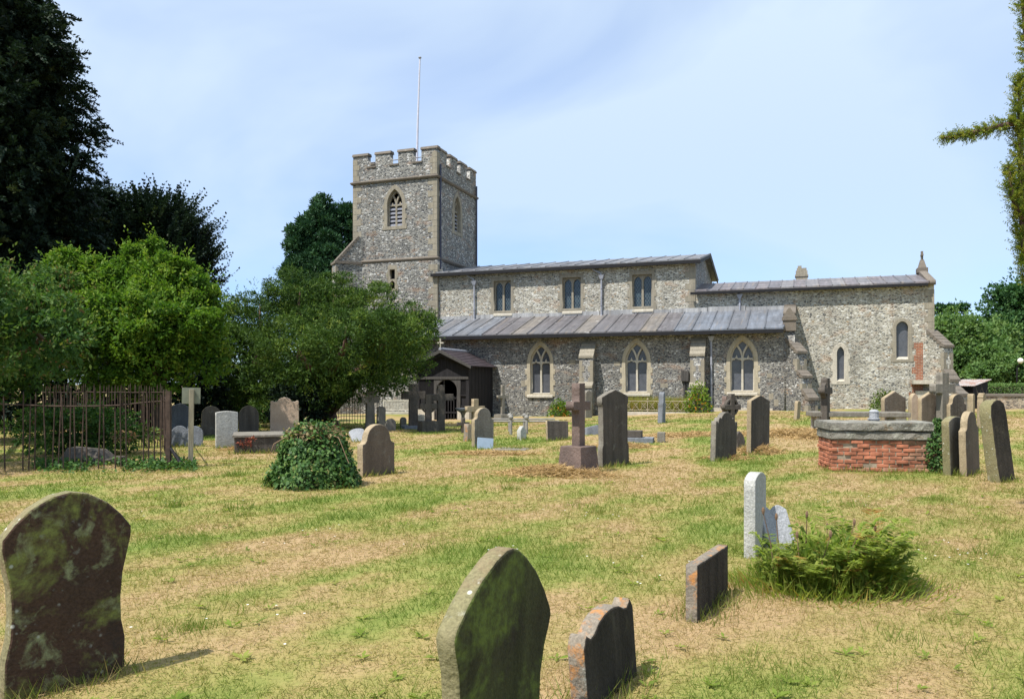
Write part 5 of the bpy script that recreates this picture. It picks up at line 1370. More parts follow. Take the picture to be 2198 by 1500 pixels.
# ---- dense yew in the middle
broad_tree('yew_tree', 'broad dense dark olive yew tree left of the church porch', 'yew',
    [PB(560, 705, 31, 85), PB(640, 670, 31, 85), PB(720, 668, 30.5, 74), PB(795, 692, 30.2, 82), PB(865, 725, 30.2, 72), PB(852, 798, 30, 42), PB(845, 775, 29.6, 80, 62), PB(745, 750, 29.2, 95),
     PB(640, 765, 29.2, 95), PB(545, 775, 29.8, 88), PB(492, 730, 31, 52), PB(487, 800, 30.5, 60), PB(690, 830, 29.4, 70, 50), PB(590, 830, 29.4, 75, 55), PB(510, 660, 31.5, 30), PB(800, 800, 29.4, 60, 40), PB(480, 850, 30.2, 42, 42), PB(545, 868, 29.8, 52, 42), PB(625, 872, 29.4, 50, 40), PB(700, 800, 29, 60, 45), PB(760, 835, 28.4, 70, 34), PB(835, 828, 28.2, 48, 26), PB(690, 850, 28.6, 60, 36), PB(600, 880, 28.6, 60, 30), PB(510, 700, 31.3, 55), PB(700, 640, 30.6, 40, 26), PB(600, 650, 31, 40, 30), PB(830, 735, 26.6, 85, 62), PB(862, 765, 27, 46, 42), PB(815, 705, 25.4, 65, 48), PB(862, 722, 25.6, 52, 42), PB(900, 705, 29.5, 45, 38), PB(740, 745, 26.4, 85, 70), PB(650, 770, 27, 85, 70)],
    'lf_yew', (*gp(705, 914)[:2], 0.0), 115000, (0.13, 0.036), 24, (0.15, 0.30), 0.2, -0.1, 0.25, (0.46, 0.26), 0.32, 12, stems=3, tmat='bark_red', seed=12, shoots=1900, shoot_len=0.55)
# ---- spiky evergreens
def conifer(name, label, base, prof, n, L, ll, lw, curl, mat, seed, nl=9, tint=(0.45, 0.25), up=0.15, inner=9000, trunk_r=0.4, top=None, lumps=0.25, cat='tree', spread=0.9):
    """prof: list of (z, radius) of the crown; sprays thrust out from limbs of the crown's outer half"""
    g = empty(name, base, (0, 0, 0), label, cat)
    rg = np.random.default_rng(seed)
    zs = np.array([p[0] for p in prof]); rs = np.array([p[1] for p in prof])
    # limbs in whorls
    nlimb = n//14; zl = rg.uniform(zs[0], zs[-1], nlimb*3); keep = rg.random(nlimb*3) < np.interp(zl, zs, rs)/rs.max(); zl = zl[keep][:nlimb]
    nlimb = len(zl); al = rg.uniform(0, 2*math.pi, nlimb); rl = np.interp(zl, zs, rs)*(1-lumps+2*lumps*rg.random(nlimb)**1.3)
    dirs = np.stack([np.cos(al), np.sin(al), np.full(nlimb, up)], 1)
    per = 14
    f = 0.45+0.55*rg.random((nlimb, per))**0.7
    P = dirs[:, None, :]*(rl[:, None]*f)[..., None]; P[..., 2] += zl[:, None]
    P += rg.normal(size=P.shape)*0.22
    D = dirs[:, None, :]+rg.normal(size=P.shape)*0.45
    P = P.reshape(-1, 3); D = D.reshape(-1, 3)
    G, idx = spray_geo(P, D, L*rg.uniform(0.6, 1.25, len(P)), nl, ll, lw, curl, seed, spread=spread)
    lt = rg.normal(size=len(P))*tint[1]
    t = np.clip(tint[0]+lt[idx]+rg.normal(size=len(idx))*0.08, 0, 1)
    zi = rg.uniform(zs[0], zs[-1], inner); ri = np.interp(zi, zs, rs)*0.72*np.sqrt(rg.random(inner)); ai = rg.uniform(0, 2*math.pi, inner)
    Pi = np.stack([ri*np.cos(ai), ri*np.sin(ai), zi], 1)
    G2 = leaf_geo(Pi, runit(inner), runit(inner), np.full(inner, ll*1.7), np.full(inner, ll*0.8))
    leaf_obj('crown', [G, G2], [t, np.clip(rg.normal(size=inner)*0.1+0.25, 0, 1)], M[mat], g)  # inner leaves get a darker tint in place of shade
    mb = MB(); H = top or zs[-1]
    mb.tube([(0, 0, -0.3), (0.1, 0, H*0.35), (0, 0.1, H*0.7), (0, 0, H*0.96)], [trunk_r*1.2, trunk_r*0.9, trunk_r*0.5, 0.03], 10)
    for i in range(0, nlimb, max(1, nlimb//60)):
        e = dirs[i]*rl[i]*0.85; mb.tube([(0, 0, zl[i]-rl[i]*0.15), (e[0]*0.5, e[1]*0.5, zl[i]+e[2]*0.4), (e[0], e[1], zl[i]+e[2])], [0.08, 0.05, 0.015], 6)
    mb.build('trunk', M['bark'], g, smooth=True)
    return g
k30 = 30/FPX
conifer('tall_conifer', 'tall dark spiky conifer filling the top left corner', ((-15-HX)*k30, 30, 0),
    [(3.5, 2.6), (5, 3.1), (6.5, 3.05), (8.5, 3.1), (10.5, 3.15), (12.0, 3.05), (13.6, 2.7), (15.0, 2.5), (16.5, 1.6), (17.6, 0.4)],
    6400, 0.8, 0.24, 0.09, (0, 0, -0.3), 'lf_dark', 21, nl=9, inner=60000, lumps=0.18, tint=(0.42, 0.25))
k38 = 38/FPX
conifer('dark_evergreen', 'dark evergreen tree with upswept spiky branch tips behind the bright green tree', ((325-HX)*k38, 38, 0),
    [(2.5, 2.2), (4.0, 2.7), (5.5, 2.75), (7.0, 2.6), (8.3, 2.3), (9.3, 1.7), (10.1, 0.8)],
    3600, 0.95, 0.24, 0.09, (0, 0, 0.45), 'lf_dark', 22, nl=9, inner=22000, up=0.35, lumps=0.22, tint=(0.42, 0.22))
conifer('dark_evergreen', 'dark evergreen linking the tall conifer and the upswept one', ((190-HX)*36/FPX, 36.5, 0),
    [(2.5, 2.4), (4.5, 3.0), (6.5, 2.9), (8.0, 2.4), (9.3, 1.6), (10.2, 0.5)],
    2600, 0.9, 0.24, 0.09, (0, 0, 0.1), 'lf_dark', 23, nl=8, inner=20000, up=0.2, tint=(0.4, 0.22))
# ---- cypress behind the tower
broad_tree('cypress', 'dark green columnar cypress with two tops behind the tower', 'tree',
    [PB(650, 570, 62, 34, 105), PB(688, 525, 62, 34, 108), PB(735, 538, 63, 30, 105), PB(705, 620, 61, 58, 110), PB(643, 640, 61.5, 40, 80), PB(760, 600, 64, 40, 90)],
    'lf_cypress', ((690-HX)*62/FPX, 62, 0.0), 60000, (0.34, 0.11), 44, (0.13, 0.24), 0.3, -0.5, 0.1, (0.5, 0.22), 0.35, 5, seed=31, shoots=260, shoot_len=0.5)
# ---- trees beyond the chancel
broad_tree('leafy_tree', 'lighter green bushy tree just right of the chancel', 'tree',
    [PB(2045, 735, 55, 60), PB(2030, 712, 56, 38), PB(2080, 728, 55, 46), PB(2110, 770, 54, 60), PB(2050, 790, 54, 50), PB(2135, 735, 56, 40), PB(2010, 760, 55, 40)],
    'lf_far', ((2070-HX)*55/FPX, 55, 0.2), 30000, (0.26, 0.14), 18, (0.22, 0.4), 0.25, 0.15, 0.45, (0.52, 0.22), 0.25, 6, seed=41, shoots=500, shoot_len=1.0)
broad_tree('leafy_tree', 'taller darker green tree at the right edge beyond the chancel', 'tree',
    [PB(2190, 665, 60, 66), PB(2165, 725, 59, 50), PB(2230, 700, 60, 80), PB(2200, 760, 59, 70), PB(2260, 640, 61, 60)],
    'lf_fardark', ((2200-HX)*60/FPX, 60, 0.2), 30000, (0.26, 0.14), 18, (0.22, 0.4), 0.25, 0.15, 0.45, (0.45, 0.22), 0.3, 5, seed=42, shoots=500, shoot_len=1.0)
broad_tree('shrub', 'low rounded shrub below the dark tree at the right edge', 'shrub',
    [PB(2150, 800, 50, 45, 35), PB(2190, 805, 50, 45, 32), PB(2110, 810, 50, 35, 28), PB(2230, 805, 50, 50, 34)],
    'lf_far', ((2160-HX)*50/FPX, 50, 0.2), 12000, (0.2, 0.11), 16, (0.25, 0.4), 0.2, 0.1, 0.5, (0.5, 0.2), 0.1, 4, seed=43)
broad_tree('sapling', 'small dark sapling tops showing over the tree beside the chancel', 'tree',
    [PB(2030, 668, 58, 24, 12), PB(2055, 664, 58, 20, 9)], 'lf_fardark', ((2040-HX)*58/FPX, 58, 0.2), 1500, (0.3, 0.1), 8, (0.3, 0.5), 0.1, 0, 0.4, (0.3, 0.2), 0.08, 2, seed=44)
hx = empty('clipped_hedge', ((2190-HX)*43/FPX, 43.5, 0.25), (0, 0, R(-12)), 'bright clipped hedge behind the churchyard wall at the far right', 'hedge')
n = 9000; P = np.stack([RNG.uniform(-2.6, 6, n), RNG.uniform(-0.45, 0.45, n), RNG.uniform(0.2, 1.32, n)], 1)
f = RNG.random(n); P[:, 1] = np.where(f < 0.5, -0.45+RNG.normal(size=n)*0.04, P[:, 1]); P[:, 2] = np.where(f >= 0.5, 1.32+RNG.normal(size=n)*0.04, P[:, 2])
leaf_obj('foliage', [leaf_geo(P, runit(n), norm(runit(n)+np.array([0, -.5, .5])), RNG.uniform(.08, .15, n), RNG.uniform(.05, .08, n))], [np.clip(RNG.normal(size=n)*0.2+0.6, 0, 1)], M['lf_far'], hx)
MB().box((-2.5, -0.38, 0.0), (5.9, 0.38, 1.24)).build('stems', M['bark'], hx)

# ---- undergrowth under the trees on the left, its shade put into dark leaf colour
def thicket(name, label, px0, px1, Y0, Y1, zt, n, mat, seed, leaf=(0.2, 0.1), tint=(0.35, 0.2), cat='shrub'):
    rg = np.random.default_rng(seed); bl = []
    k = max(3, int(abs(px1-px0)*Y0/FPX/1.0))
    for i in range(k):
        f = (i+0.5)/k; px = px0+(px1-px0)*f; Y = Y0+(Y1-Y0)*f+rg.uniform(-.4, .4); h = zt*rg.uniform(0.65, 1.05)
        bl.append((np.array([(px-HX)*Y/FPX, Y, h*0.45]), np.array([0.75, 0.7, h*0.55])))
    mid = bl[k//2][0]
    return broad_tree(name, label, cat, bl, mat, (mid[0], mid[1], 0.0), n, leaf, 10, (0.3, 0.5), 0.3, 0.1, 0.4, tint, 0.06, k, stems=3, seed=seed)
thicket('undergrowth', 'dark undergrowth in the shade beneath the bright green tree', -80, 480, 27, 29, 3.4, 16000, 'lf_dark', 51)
thicket('undergrowth', 'shadowy undergrowth behind the yew and the far grave cross', 430, 690, 36, 37, 3.6, 12000, 'lf_dark', 52)  # dark conifer leaf colour stands in for shade on this undergrowth
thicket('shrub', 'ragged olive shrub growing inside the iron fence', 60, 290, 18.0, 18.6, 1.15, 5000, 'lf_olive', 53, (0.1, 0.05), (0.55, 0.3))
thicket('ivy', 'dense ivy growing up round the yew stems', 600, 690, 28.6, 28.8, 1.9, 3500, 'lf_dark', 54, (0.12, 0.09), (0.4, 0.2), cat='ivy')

# ---- golden yew at the right edge
gyx, gyy = 7.25, 9.6
gy_ = empty('golden_yew', (gyx, gyy, 0.3), (0, 0, 0), 'golden upright yew at the right edge with one branch reaching left', 'yew')
G, TT = [], []; tr = MB()
tr.tube([(0, 0, -0.4), (0.05, 0, 1.5), (0, 0.05, 3.5), (0, 0, 6.5)], [0.2, 0.16, 0.1, 0.03], 10)
def gpt(px, py, Y): return np.array([(px-HX)*Y/FPX-gyx, Y-gyy, EYE+(HY-py)*Y/FPX-0.3])
def plume(path, r0, r1, n, seed):
    """shaggy branch: short golden tufts set all round a curved axis"""
    rg = np.random.default_rng(seed); path = np.array(path); m = len(path)-1
    f = rg.random(n)*m; i = np.minimum(f.astype(int), m-1); w = (f-i)[:, None]
    C = path[i]*(1-w)+path[i+1]*w; A = norm(path[i+1]-path[i])
    rad = (r0+(r1-r0)*(f/m))*np.clip(np.minimum(f/m*6+0.35, (1-f/m)*5+0.2), 0, 1)*(0.8+0.4*np.sin(f*9+seed)*np.cos(f*23))
    d = norm(np.cross(A, rg.normal(size=(n, 3)))); P = C+d*(rad*rg.random(n)**0.45)[:, None]
    D = norm(d*0.9+A*0.75+rg.normal(size=(n, 3))*0.3)
    g, idx = spray_geo(P, D, 0.105*rg.uniform(0.5, 1.5, n), 6, 0.036, 0.0105, (0, 0, 0.05), seed)
    t = np.clip(0.5+0.5*(rg.random(n)[idx]-0.5)+rg.normal(size=len(idx))*0.12, 0, 1)
    G.append(g); TT.append(t)
    tr.tube([tuple(p) for p in path], [0.03]*(m)+[0.008], 6)
Yb = 9.0
plume([gpt(2210, 610, Yb), gpt(2195, 520, Yb), gpt(2192, 400, Yb), gpt(2190, 280, Yb), gpt(2186, 165, Yb)], 0.085, 0.08, 1050, 1)
plume([gpt(2196, 470, Yb-.1), gpt(2172, 420, Yb-.1), gpt(2164, 355, Yb-.1)], 0.055, 0.05, 230, 2)
plume([gpt(2205, 262, Yb), gpt(2150, 270, Yb), gpt(2085, 287, Yb), gpt(2020, 297, Yb)], 0.06, 0.018, 300, 3)
plume([gpt(2222, 180, Yb+.2), gpt(2203, 80, Yb+.2), gpt(2194, -40, Yb+.2), gpt(2190, -160, Yb+.2)], 0.075, 0.07, 620, 4)
for i in range(12):
    a = i*0.53; r = 0.55+0.35*(i % 3)/2; x, y = r*math.cos(a)+0.25, r*math.sin(a); z0 = 0.8+0.3*(i % 4)
    plume([np.array((x*0.4, y*0.4, z0)), np.array((x*0.9, y*0.9, z0+1.2)), np.array((x, y, z0+2.8)), np.array((x*0.9, y*0.9, z0+4.6+0.3*(i % 3)))], 0.16, 0.13, 700, 10+i)
leaf_obj('foliage', G, TT, M['lf_gold'], gy_)
tr.build('trunk', M['bark_red'], gy_, smooth=True)

# ---- ivy mound
ix, iy, iz = gp(647, 1052); iy += 0.55
im = empty('ivy_mound', (ix, iy, iz), (0, 0, 0), 'rounded mound of glossy green ivy with dead brown twigs on top', 'ivy')
n = 9000; d = runit(n); d[:, 2] = np.abs(d[:, 2])
lump = 1+0.42*(fbm(d[:, 0]*2.4+5, d[:, 1]*2.4+d[:, 2]*2, 5, 3)-0.5)*2
rx, rz = 0.66*(1+0.10*(1-d[:, 2])**3), 0.93
hh = np.hypot(d[:, 0], d[:, 1])+1e-6; fl = hh**0.72/hh
P = np.stack([d[:, 0]*fl*rx*lump, d[:, 1]*fl*0.8*rx*lump, d[:, 2]**0.95*rz*lump-0.04], 1)*(1-0.16*RNG.random(n)**2)[:, None]+RNG.normal(size=(n, 3))*0.03
t = np.clip(0.55+RNG.normal(size=n)*0.22+0.25*(fbm(d[:, 0]*3+9, d[:, 2]*3+d[:, 1]*2, 17, 3)-0.5)*2, 0, 0.97); t = np.where((d[:, 2] > 0.86) & (RNG.random(n) < 0.22), 1.0, t)
dn = norm(d*np.array([1, 1, 0.8])); D = norm(np.array([0, 0, -0.75])+dn*0.35+RNG.normal(size=(n, 3))*0.4)
leaf_obj('leaves', [leaf_geo(P, D, norm(dn+RNG.normal(size=(n, 3))*0.35), RNG.uniform(.03, .09, n), RNG.uniform(.03, .07, n), 0.1, 0.35)], [t], M['lf_ivy'], im)
mb = MB(); mb.ball((0, 0, 0.1), (0.47, 0.38, 0.58), 16, 10, 0.06); mb.build('core', M['bark'], im)
tw = MB(); rg = random.Random(5)
for i in range(420):
    a = rg.uniform(0, 6.28); r = rg.uniform(0, 0.38); p = Vector((0.12+r*math.cos(a), r*math.sin(a)*0.8, 0.88-0.35*r))
    e = p+Vector((rg.uniform(-.22, .22), rg.uniform(-.2, .2), rg.uniform(-.02, .13))); tw.tube([p, (p+e)/2+Vector((0, 0, .03)), e], [.005, .004, .002], 4, False)
for i in range(2):
    a = rg.uniform(-2.6, -0.3); p = Vector((0.2*math.cos(a), 0.2*math.sin(a), 0.88)); e = Vector((0.78*math.cos(a), 0.62*math.sin(a), rg.uniform(0.0, .4)))
    tw.tube([p, Vector((e.x*0.75, e.y*0.85, (p.z+e.z)/2+0.14)), e], [.008, .007, .004], 5, False)
tw.build('dead_twigs', M['wood_grey'] if False else plain_mat('dead_twigs', (0.27, 0.18, 0.11), 0.9, 0.4), im)
BASES.append((ix, iy-0.2, 0.6, 0, 1.2))

# ---- ivy on the brick tomb's corner
iv = empty('ivy_clump', (cx+0.86, cy-0.20, cz), (0, 0, R(-9)), 'dark ivy climbing the right front corner of the brick tomb', 'ivy')
n = 1500; z = RNG.random(n)**0.9*1.0; wd = 0.10+0.09*np.sin(z*4.2)+0.02
a = RNG.uniform(0, 2*math.pi, n); P = np.stack([0.06+wd*np.cos(a)*RNG.random(n)**0.4, 0.02+0.7*wd*np.sin(a)*RNG.random(n)**0.4, z], 1)
O = np.stack([np.cos(a), np.sin(a), np.zeros(n)], 1)
leaf_obj('leaves', [leaf_geo(P, norm(np.array([0, 0, -0.7])+O*0.5+RNG.normal(size=(n, 3))*0.4), norm(O+RNG.normal(size=(n, 3))*0.4), RNG.uniform(.035, .07, n), RNG.uniform(.03, .055, n), 0.1, 0.35)], [np.clip(0.42+RNG.normal(size=n)*0.2, 0, 0.93)], M['lf_ivy'], iv)
MB().tube([(0.05, 0, -0.1), (0.07, 0.03, 0.4), (0.05, 0.06, 0.8)], [0.025, 0.02, 0.008], 6).build('stem', M['bark'], iv)

# ---- fern clump by the white headstone
fx, fy, fz = gp(1790, 1262)
fc = empty('fern_clump', (fx, fy, fz), (0, 0, 0), 'bushy clump of bright ferns and weeds with yellowing fronds', 'fern')
G, TT = [], []; rg = np.random.default_rng(77)
def frond(p, az, L, arch, t0):
    m = 26; k = np.arange(m)/m
    h = np.stack([np.cos(az)*k*L*0.5, np.sin(az)*k*L*0.5, L*(k*arch*0.95-0.5*arch*k**2.6)], 1)+p
    tan = norm(np.gradient(h, axis=0)); side = norm(np.cross(tan, np.tile([[0, 0, 1.0]], (m, 1))))
    l = L*0.24*np.sin(np.pi*np.clip(k*0.92+0.1, 0, 1))**0.8
    for sg in (-1, 1):
        G.append(leaf_geo(h, norm(side*sg+tan*0.5+rg.normal(size=(m, 3))*0.1-np.array([0, 0, 0.15])), np.tile([[0, 0, 1.0]], (m, 1))+rg.normal(size=(m, 3))*0.2, l, np.full(m, L*0.05), 0.05, 0.3)); TT.append(np.clip(t0+rg.normal(size=m)*0.06, 0, 1))
for i in range(230):
    q = rg.uniform(-1, 1, 2); q = q/max(1, np.hypot(*q)); p = np.array([q[0]*0.46-0.06, q[1]*0.34, 0.02])
    az = math.atan2(q[1], q[0])+rg.normal()*0.9; right = q[0] > -0.1
    frond(p, az, (rg.uniform(0.25, 0.55) if right else rg.uniform(0.2, 0.38)), rg.uniform(1.1, 2.2), (0.55 if rg.random() < 0.88 else 0.93)+rg.normal()*0.1)
leaf_obj('fronds', G, TT, M['lf_fern'], fc)
G, TT = [], []
n = 3000; q = rg.normal(size=(n, 2))*0.5; rr = np.hypot(q[:, 0], q[:, 1]); k = rr < 1.25; q = q[k]; rr = rr[k]; n = len(q)
P = np.stack([q[:, 0]*0.82-0.08, q[:, 1]*0.52, np.zeros(n)], 1)
D = norm(rg.normal(size=(n, 3))*0.4+np.column_stack([q*0.75, np.ones(n)])); G.append(leaf_geo(P, D, runit(n), rg.uniform(.14, .44, n)*np.clip(1.15-rr*0.8, 0.2, 1), rg.uniform(.006, .013, n), 0.0, 0.3)); TT.append(np.clip(rg.normal(size=n)*0.22+0.62, 0, 1))
n2 = 3200; q = runit(n2); P = q*np.array([0.66, 0.42, 0.44])*rg.uniform(0.5, 1, (n2, 1)); P[:, 2] = np.abs(P[:, 2]); G.append(leaf_geo(P, norm(q+rg.normal(size=(n2, 3))*0.6), runit(n2), rg.uniform(.03, .09, n2), rg.uniform(.012, .03, n2))); TT.append(np.clip(rg.normal(size=n2)*0.25+0.45, 0, 1))
leaf_obj('weeds', G, TT, M['lf_fern'], fc)
st = MB(); rr_ = random.Random(9)
for i in range(9):
    x, y = rr_.uniform(-.5, .6), rr_.uniform(-.35, .35); h = rr_.uniform(.4, .62); dx_, dy_ = rr_.uniform(-.12, .12), rr_.uniform(-.1, .1)
    st.tube([(x, y, 0), (x+dx_*0.4, y+dy_*0.4, h*0.6), (x+dx_, y+dy_, h)], [.005, .004, .003], 4, False); st.ball((x+dx_, y+dy_, h+0.015), (.013, .013, .03), 6, 4)
st.build('dry_stalks', plain_mat('dry_stalks', (0.16, 0.10, 0.06), 0.9, 0.3), fc)
BASES.append((fx, fy, 0.8, 0, 0.5))

# ---- shrubs against the aisle
def flower_shrub(label, s, d, w, h, n, seed, mat='lf_bright', flowers=22, fm='lf_orange', tint=(0.65, 0.2)):
    x, y, _ = ch_world(s, d); z = float(gz(x, y)); rg = np.random.default_rng(seed)
    g = empty('flowering_shrub', (x, y, z), (0, 0, 0), label, 'shrub')
    q = runit(n); q[:, 2] = np.abs(q[:, 2]); P = q*np.array([w/2, w*0.4, h])*rg.uniform(0.55, 1.08, (n, 1))
    leaf_obj('leaves', [leaf_geo(P, norm(q+rg.normal(size=(n, 3))*0.6), norm(runit(n)+np.array([0, 0, .7])), rg.uniform(.08, .16, n), rg.uniform(.05, .08, n))], [np.clip(rg.normal(size=n)*tint[1]+tint[0], 0, 1)], M[mat], g)
    mb = MB()
    for i in range(7): mb.tube([(0, 0, -0.05), (rg.uniform(-w/4, w/4), rg.uniform(-w/5, w/5), h*0.5), (rg.uniform(-w/2.4, w/2.4), rg.uniform(-w/3, w/3), h*0.85)], [.02, .014, .006], 5)
    mb.build('stems', M['bark'], g)
    if flowers:
        c = runit(flowers); c[:, 2] = np.abs(c[:, 2])*0.6; c[:, 1] = -np.abs(c[:, 1])
        for p in c*np.array([w/2, w*0.42, h])*1.04:
            C = p+rg.normal(size=(6, 3))*0.012
            leaf_obj('flower', [leaf_geo(C, runit(6), runit(6), rg.uniform(.05, .08, 6), rg.uniform(.04, .06, 6))], [rg.random(6)], M[fm], g)
flower_shrub('small leafy shrub with orange flowers left of the granite cross, against the aisle', 2.5, -0.1, 1.0, 0.8, 700, 61)
flower_shrub('bright yellow-green shrub with orange blooms beside the aisle drainpipe', 9.3, -0.75, 1.2, 1.35, 1100, 62, tint=(0.85, 0.15))
flower_shrub('low green bush behind the wide headstones by the chancel wall', 17.4, 2.9, 1.4, 0.9, 800, 63, 'lf_yew', 0, tint=(0.7, 0.2))
# tall dry grass inside the grave railing
n = 5200; x_ = RNG.uniform(-1.8, 1.85, n); y_ = RNG.uniform(0.1, 1.0, n)
P = np.stack([x_, y_, np.zeros(n)], 1)
o = leaf_obj('tall_grass', [leaf_geo(P, norm(RNG.normal(size=(n, 3))*0.2+np.array([0, 0, 1])), runit(n), RNG.uniform(.5, .95, n), RNG.uniform(.015, .03, n), 0, 0.3)], [np.clip(RNG.normal(size=n)*0.12+0.82, 0, 0.97)], M['lf_fern'], None, 'stuff')
o.location = gr.location; o.rotation_euler = gr.rotation_euler; tag(o, 'tall straw-coloured grass growing behind the ornate grave railing', 'grass')
# withered red flowers on the low tomb
wf = empty('withered_flowers', tuple(Vector(tb.location)+Vector((-0.18, -0.1, 0.0))), (0, 0, 0), 'withered dark red flowers leaning on the low dark tomb', 'flowers')
for i in range(9):
    n = 18; c = np.array([random.uniform(-.17, .17), random.uniform(-.05, .03), random.uniform(.12, .36)]); P = c+RNG.normal(size=(n, 3))*0.022
    leaf_obj('bloom', [leaf_geo(P, runit(n), runit(n), RNG.uniform(.04, .08, n), RNG.uniform(.02, .04, n))], [RNG.random(n)], M['lf_redleaf'], wf)
mb = MB()
for i in range(9): mb.tube([(0, 0, 0), (random.uniform(-.16, .16), -0.03, .28)], .006, 4)
mb.build('stalks', M['bark'], wf)
# ivy creeping along the fence foot
n = 4200; px_ = RNG.uniform(70, 420, n); yy = 15.1+RNG.normal(size=n)*0.32; xx = (px_-HX)*yy/FPX
dens = fbm(xx*1.2, yy*1.2, 91, 3); k = dens > 0.42; xx, yy = xx[k], yy[k]; n = len(xx)
P = np.stack([xx, yy, gz(xx, yy)+RNG.random(n)**2*0.16], 1)
o = leaf_obj('ground_ivy', [leaf_geo(P, norm(RNG.normal(size=(n, 3))+np.array([0, 0, 0.2])), norm(RNG.normal(size=(n, 3))*0.5+np.array([0, 0, 1])), RNG.uniform(.05, .09, n), RNG.uniform(.04, .07, n))], [np.clip(RNG.normal(size=n)*0.2+0.45, 0, 0.95)], M['lf_ivy'], None, 'stuff')
tag(o, 'dark ivy creeping along the foot of the iron fence', 'ivy')
# ------------------------------------------------------------------ grass
M['grass_blade'] = leaf_mat('grass_blade', [(0, (0.125, 0.19, 0.032)), (0.3, (0.19, 0.225, 0.048)), (0.55, (0.26, 0.235, 0.08)), (0.8, (0.335, 0.245, 0.12)), (1, (0.44, 0.325, 0.19))], 0.42, 0.7, 0.2)
def tri_blades(P, D, N, L, W, t):
    D = norm(D); S = norm(np.cross(D, N)); L = L[:, None]; W = W[:, None]
    V = np.stack([P-S*W/2, P+S*W/2, P+D*L], 1).reshape(-1, 3); n = len(P)
    return V, np.arange(3*n).reshape(n, 3), np.repeat(t, 3)
parts = []
n = 330000
Y = 3.0*np.exp(RNG.random(n)*math.log(34/3.0)); X = RNG.uniform(-1, 1, n)*(0.74*Y+1.2)
dr = dry(X, Y); jit = (RNG.random(n)-0.5)*1.1
t = np.clip(dr*0.8+jit*0.42+0.03, 0, 1)
lie = RNG.random(n) < (0.12+0.3*dr)
lod = np.maximum(1, Y/5.0)
long_ = fbm(X*0.8, Y*0.8, 55, 3)
L = np.where(lie, RNG.uniform(.04, .09, n), RNG.uniform(.018, .045, n)*(1+1.2*np.clip((0.5-dr), 0, 1))*(0.6+long_))
L = L*np.minimum(lod, 1.6)
W = RNG.uniform(.003, .006, n)*lod
az = RNG.uniform(0, 2*math.pi, n)
flat = np.where(lie, RNG.uniform(0.0, 0.35, n), RNG.uniform(0.8, 2.2, n))
D = np.stack([np.cos(az), np.sin(az), flat], 1)
P = np.stack([X, Y, gz(X, Y)+np.where(lie, RNG.random(n)*0.018, -0.004)], 1)
parts.append(tri_blades(P, D, runit(n)+np.array([0, -0.4, 0.6]), L, W, t))
# straggling green tussocks
tx = []; g = np.random.default_rng(123)
for i in range(90):
    yy = 3.6*math.exp(g.random()*math.log(22/3.6)); xx = g.uniform(-1, 1)*(0.68*yy+0.5)
    if dry(xx, yy) > 0.75: continue
    m = g.integers(40, 130); r = g.uniform(0.06, 0.22)
    q = g.normal(size=(m, 2))*r; tx.append(np.column_stack([xx+q[:, 0], yy+q[:, 1], np.full(m, g.uniform(0.05, 0.12)), np.full(m, g.uniform(0.05, 0.4))]))
for (bx, by, br, ph, k) in BASES:
    if by > 24: continue
    m = int(190*k*max(0.5, min(br/0.3, 2.2))*(1.3 if by < 8 else 0.8)); q = g.uniform(-1, 1, m)*br*1.15; c_, s2 = math.cos(R(ph)), math.sin(R(ph))
    off = g.choice([-1, 1], m, p=[0.4, 0.6]); oy = off*(-1)*np.abs(g.normal(size=m)*0.07+0.10)
    xx = bx+q*c_-oy*s2; yy = by+q*s2+oy*c_
    tx.append(np.column_stack([xx, yy, np.full(m, 0.11 if by < 10 else 0.12), np.clip(g.normal(size=m)*0.22+0.32, 0, 0.9)]))
tx = np.concatenate(tx); n = len(tx); lod = np.maximum(1, tx[:, 1]/6)
az = RNG.uniform(0, 2*math.pi, n)
D = np.stack([np.cos(az), np.sin(az), RNG.uniform(0.7, 3.0, n)], 1)
P = np.stack([tx[:, 0], tx[:, 1], gz(tx[:, 0], tx[:, 1])-0.004], 1)
parts.append(tri_blades(P, D, runit(n), tx[:, 2]*RNG.uniform(0.5, 1.6, n), RNG.uniform(.004, .008, n)*lod, np.clip(tx[:, 3]+RNG.normal(size=n)*0.1, 0, 1)))
V = []; F = []; A = []; k = 0
for v, f, a in parts: V.append(v); F.append(f+k); A.append(a); k += len(v)
me = fast_mesh(np.concatenate(V), np.concatenate(F), {'tint': np.concatenate(A)})
tag(mobj('grass', me, M['grass_blade']), 'short dry mown grass with greener tufts over the churchyard', 'grass', kind='stuff')
# heaps of dry cuttings
V = []; F = []; A = []; k = 0
for (px, py, rx, ry, h, n) in ((1180, 1018, .75, .4, .14, 5200), (1255, 1022, .5, .25, .08, 2400), (1628, 972, .5, .3, .16, 2600), (1330, 960, .9, .4, .10, 2200), (1560, 985, .5, .3, .08, 1500), (1700, 935, 1.6, .5, .2, 3200), (1480, 935, 1.4, .5, .1, 2400), (560, 965, .9, .4, .1, 1600), (1050, 975, 1.2, .3, .07, 1600), (1740, 940, .6, .4, .15, 1200)):
    x, y, z = gp(px, py); q = RNG.normal(size=(n, 2))*0.5; rr = np.exp(-(q**2).sum(1)*1.3)
    X = x+q[:, 0]*rx; Y = y+q[:, 1]*ry; az = RNG.uniform(0, 2*math.pi, n)
    P = np.stack([X, Y, gz(X, Y)+h*rr*RNG.random(n)**0.4], 1); D = np.stack([np.cos(az), np.sin(az), RNG.normal(size=n)*0.35], 1)
    v, f, a = tri_blades(P, D, runit(n)+np.array([0, -.3, .8]), RNG.uniform(.1, .22, n), RNG.uniform(.012, .022, n), np.clip(RNG.normal(size=n)*0.18+0.72, 0, 1))
    V.append(v); F.append(f+k); A.append(a); k += len(v)
me = fast_mesh(np.concatenate(V), np.concatenate(F), {'tint': np.concatenate(A)})
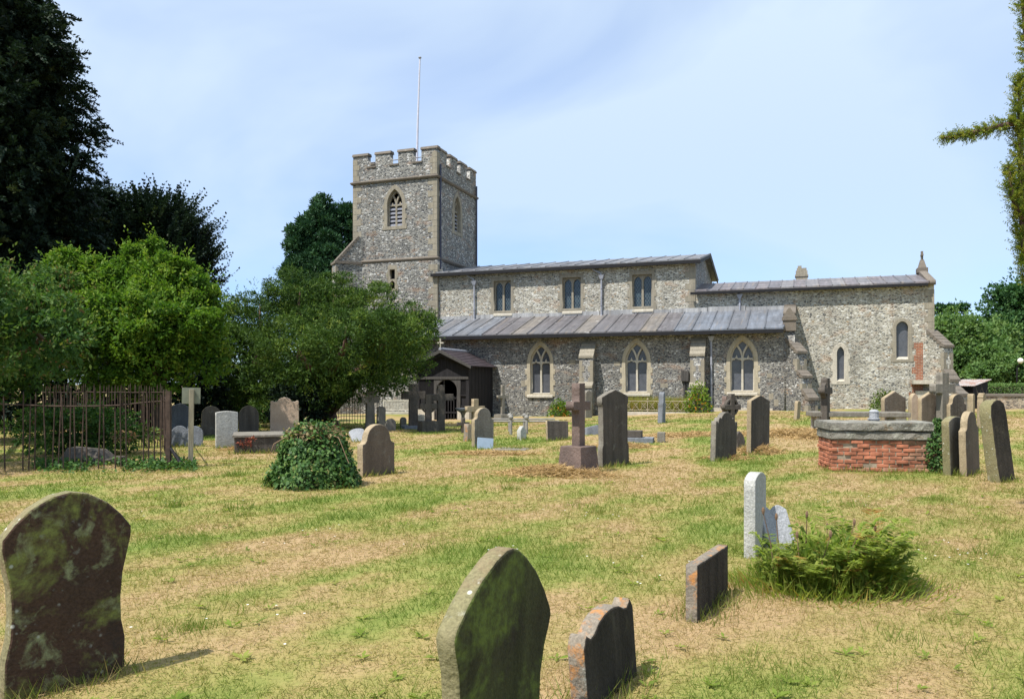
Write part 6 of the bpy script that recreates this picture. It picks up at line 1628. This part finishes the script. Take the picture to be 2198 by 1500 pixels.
M['hay'] = leaf_mat('hay', [(0, (0.16, 0.10, 0.045)), (0.5, (0.33, 0.215, 0.095)), (1, (0.48, 0.34, 0.17))], 0.15, 0.8, 0.1)
tag(mobj('hay', me, M['hay']), 'heaps of dry brown mown cuttings lying round the graves', 'hay', kind='stuff')

# daisies and other small flowers in the turf
g = np.random.default_rng(5); V = []
n = 0; pts = []
for (px, py, r, m) in ((1085, 1190, .16, 14), (1270, 1105, .5, 8), (1940, 1195, .6, 8), (2090, 1190, .5, 8), (700, 1150, .8, 8), (1350, 1230, .5, 7), (420, 1090, .8, 7), (1900, 1085, .6, 8), (950, 945, .5, 7), (560, 1330, .5, 7), (1760, 1075, .5, 6)):
    x, y, z = gp(px, py); q = g.normal(size=(m, 2))*r*0.6; pts.append(np.stack([x+q[:, 0], y+q[:, 1], gz(x+q[:, 0], y+q[:, 1])+0.03+g.random(m)*0.03], 1))
C = np.concatenate(pts); n = len(C); G = []; k = 5
for i in range(k):
    a = 2*math.pi*i/k; G.append(leaf_geo(C, np.tile([[math.cos(a), math.sin(a), 0.15]], (n, 1)), np.tile([[0, 0, 1.0]], (n, 1)), np.full(n, 0.011), np.full(n, 0.009), 0))
o = leaf_obj('daisies', G, [np.ones(n)]*k, plain_mat('daisy', (0.75, 0.75, 0.72), 0.8, 0.05), None, 'stuff')
tag(o, 'tiny white daisies dotted through the mown grass', 'flowers', kind='stuff')
# broad-leaved weeds (plantain, dandelion) in the turf
g = np.random.default_rng(15); P = []; D = []; L = []; TT = []
for i in range(260):
    yy = 3.4*math.exp(g.random()*math.log(16/3.4)); xx = g.uniform(-1, 1)*(0.68*yy+0.4); m = g.integers(5, 10); a = g.uniform(0, 6.28, m)
    P.append(np.tile([[xx, yy, float(gz(xx, yy))+0.01]], (m, 1))); D.append(np.stack([np.cos(a), np.sin(a), g.uniform(0.1, 0.5, m)], 1)); L.append(g.uniform(0.03, 0.09, m)); TT.append(np.full(m, g.uniform(0.25, 0.75)))
P = np.concatenate(P); D = np.concatenate(D); L = np.concatenate(L); n = len(P)
o = leaf_obj('turf_weeds', [leaf_geo(P, D, np.tile([[0, 0, 1.0]], (n, 1))+g.normal(size=(n, 3))*0.2, L, L*0.32, 0.12, 0.55)], [np.concatenate(TT)], M['lf_fern'], None, 'stuff')
tag(o, 'flat rosettes of broad-leaved weeds in the turf', 'weeds', kind='stuff')
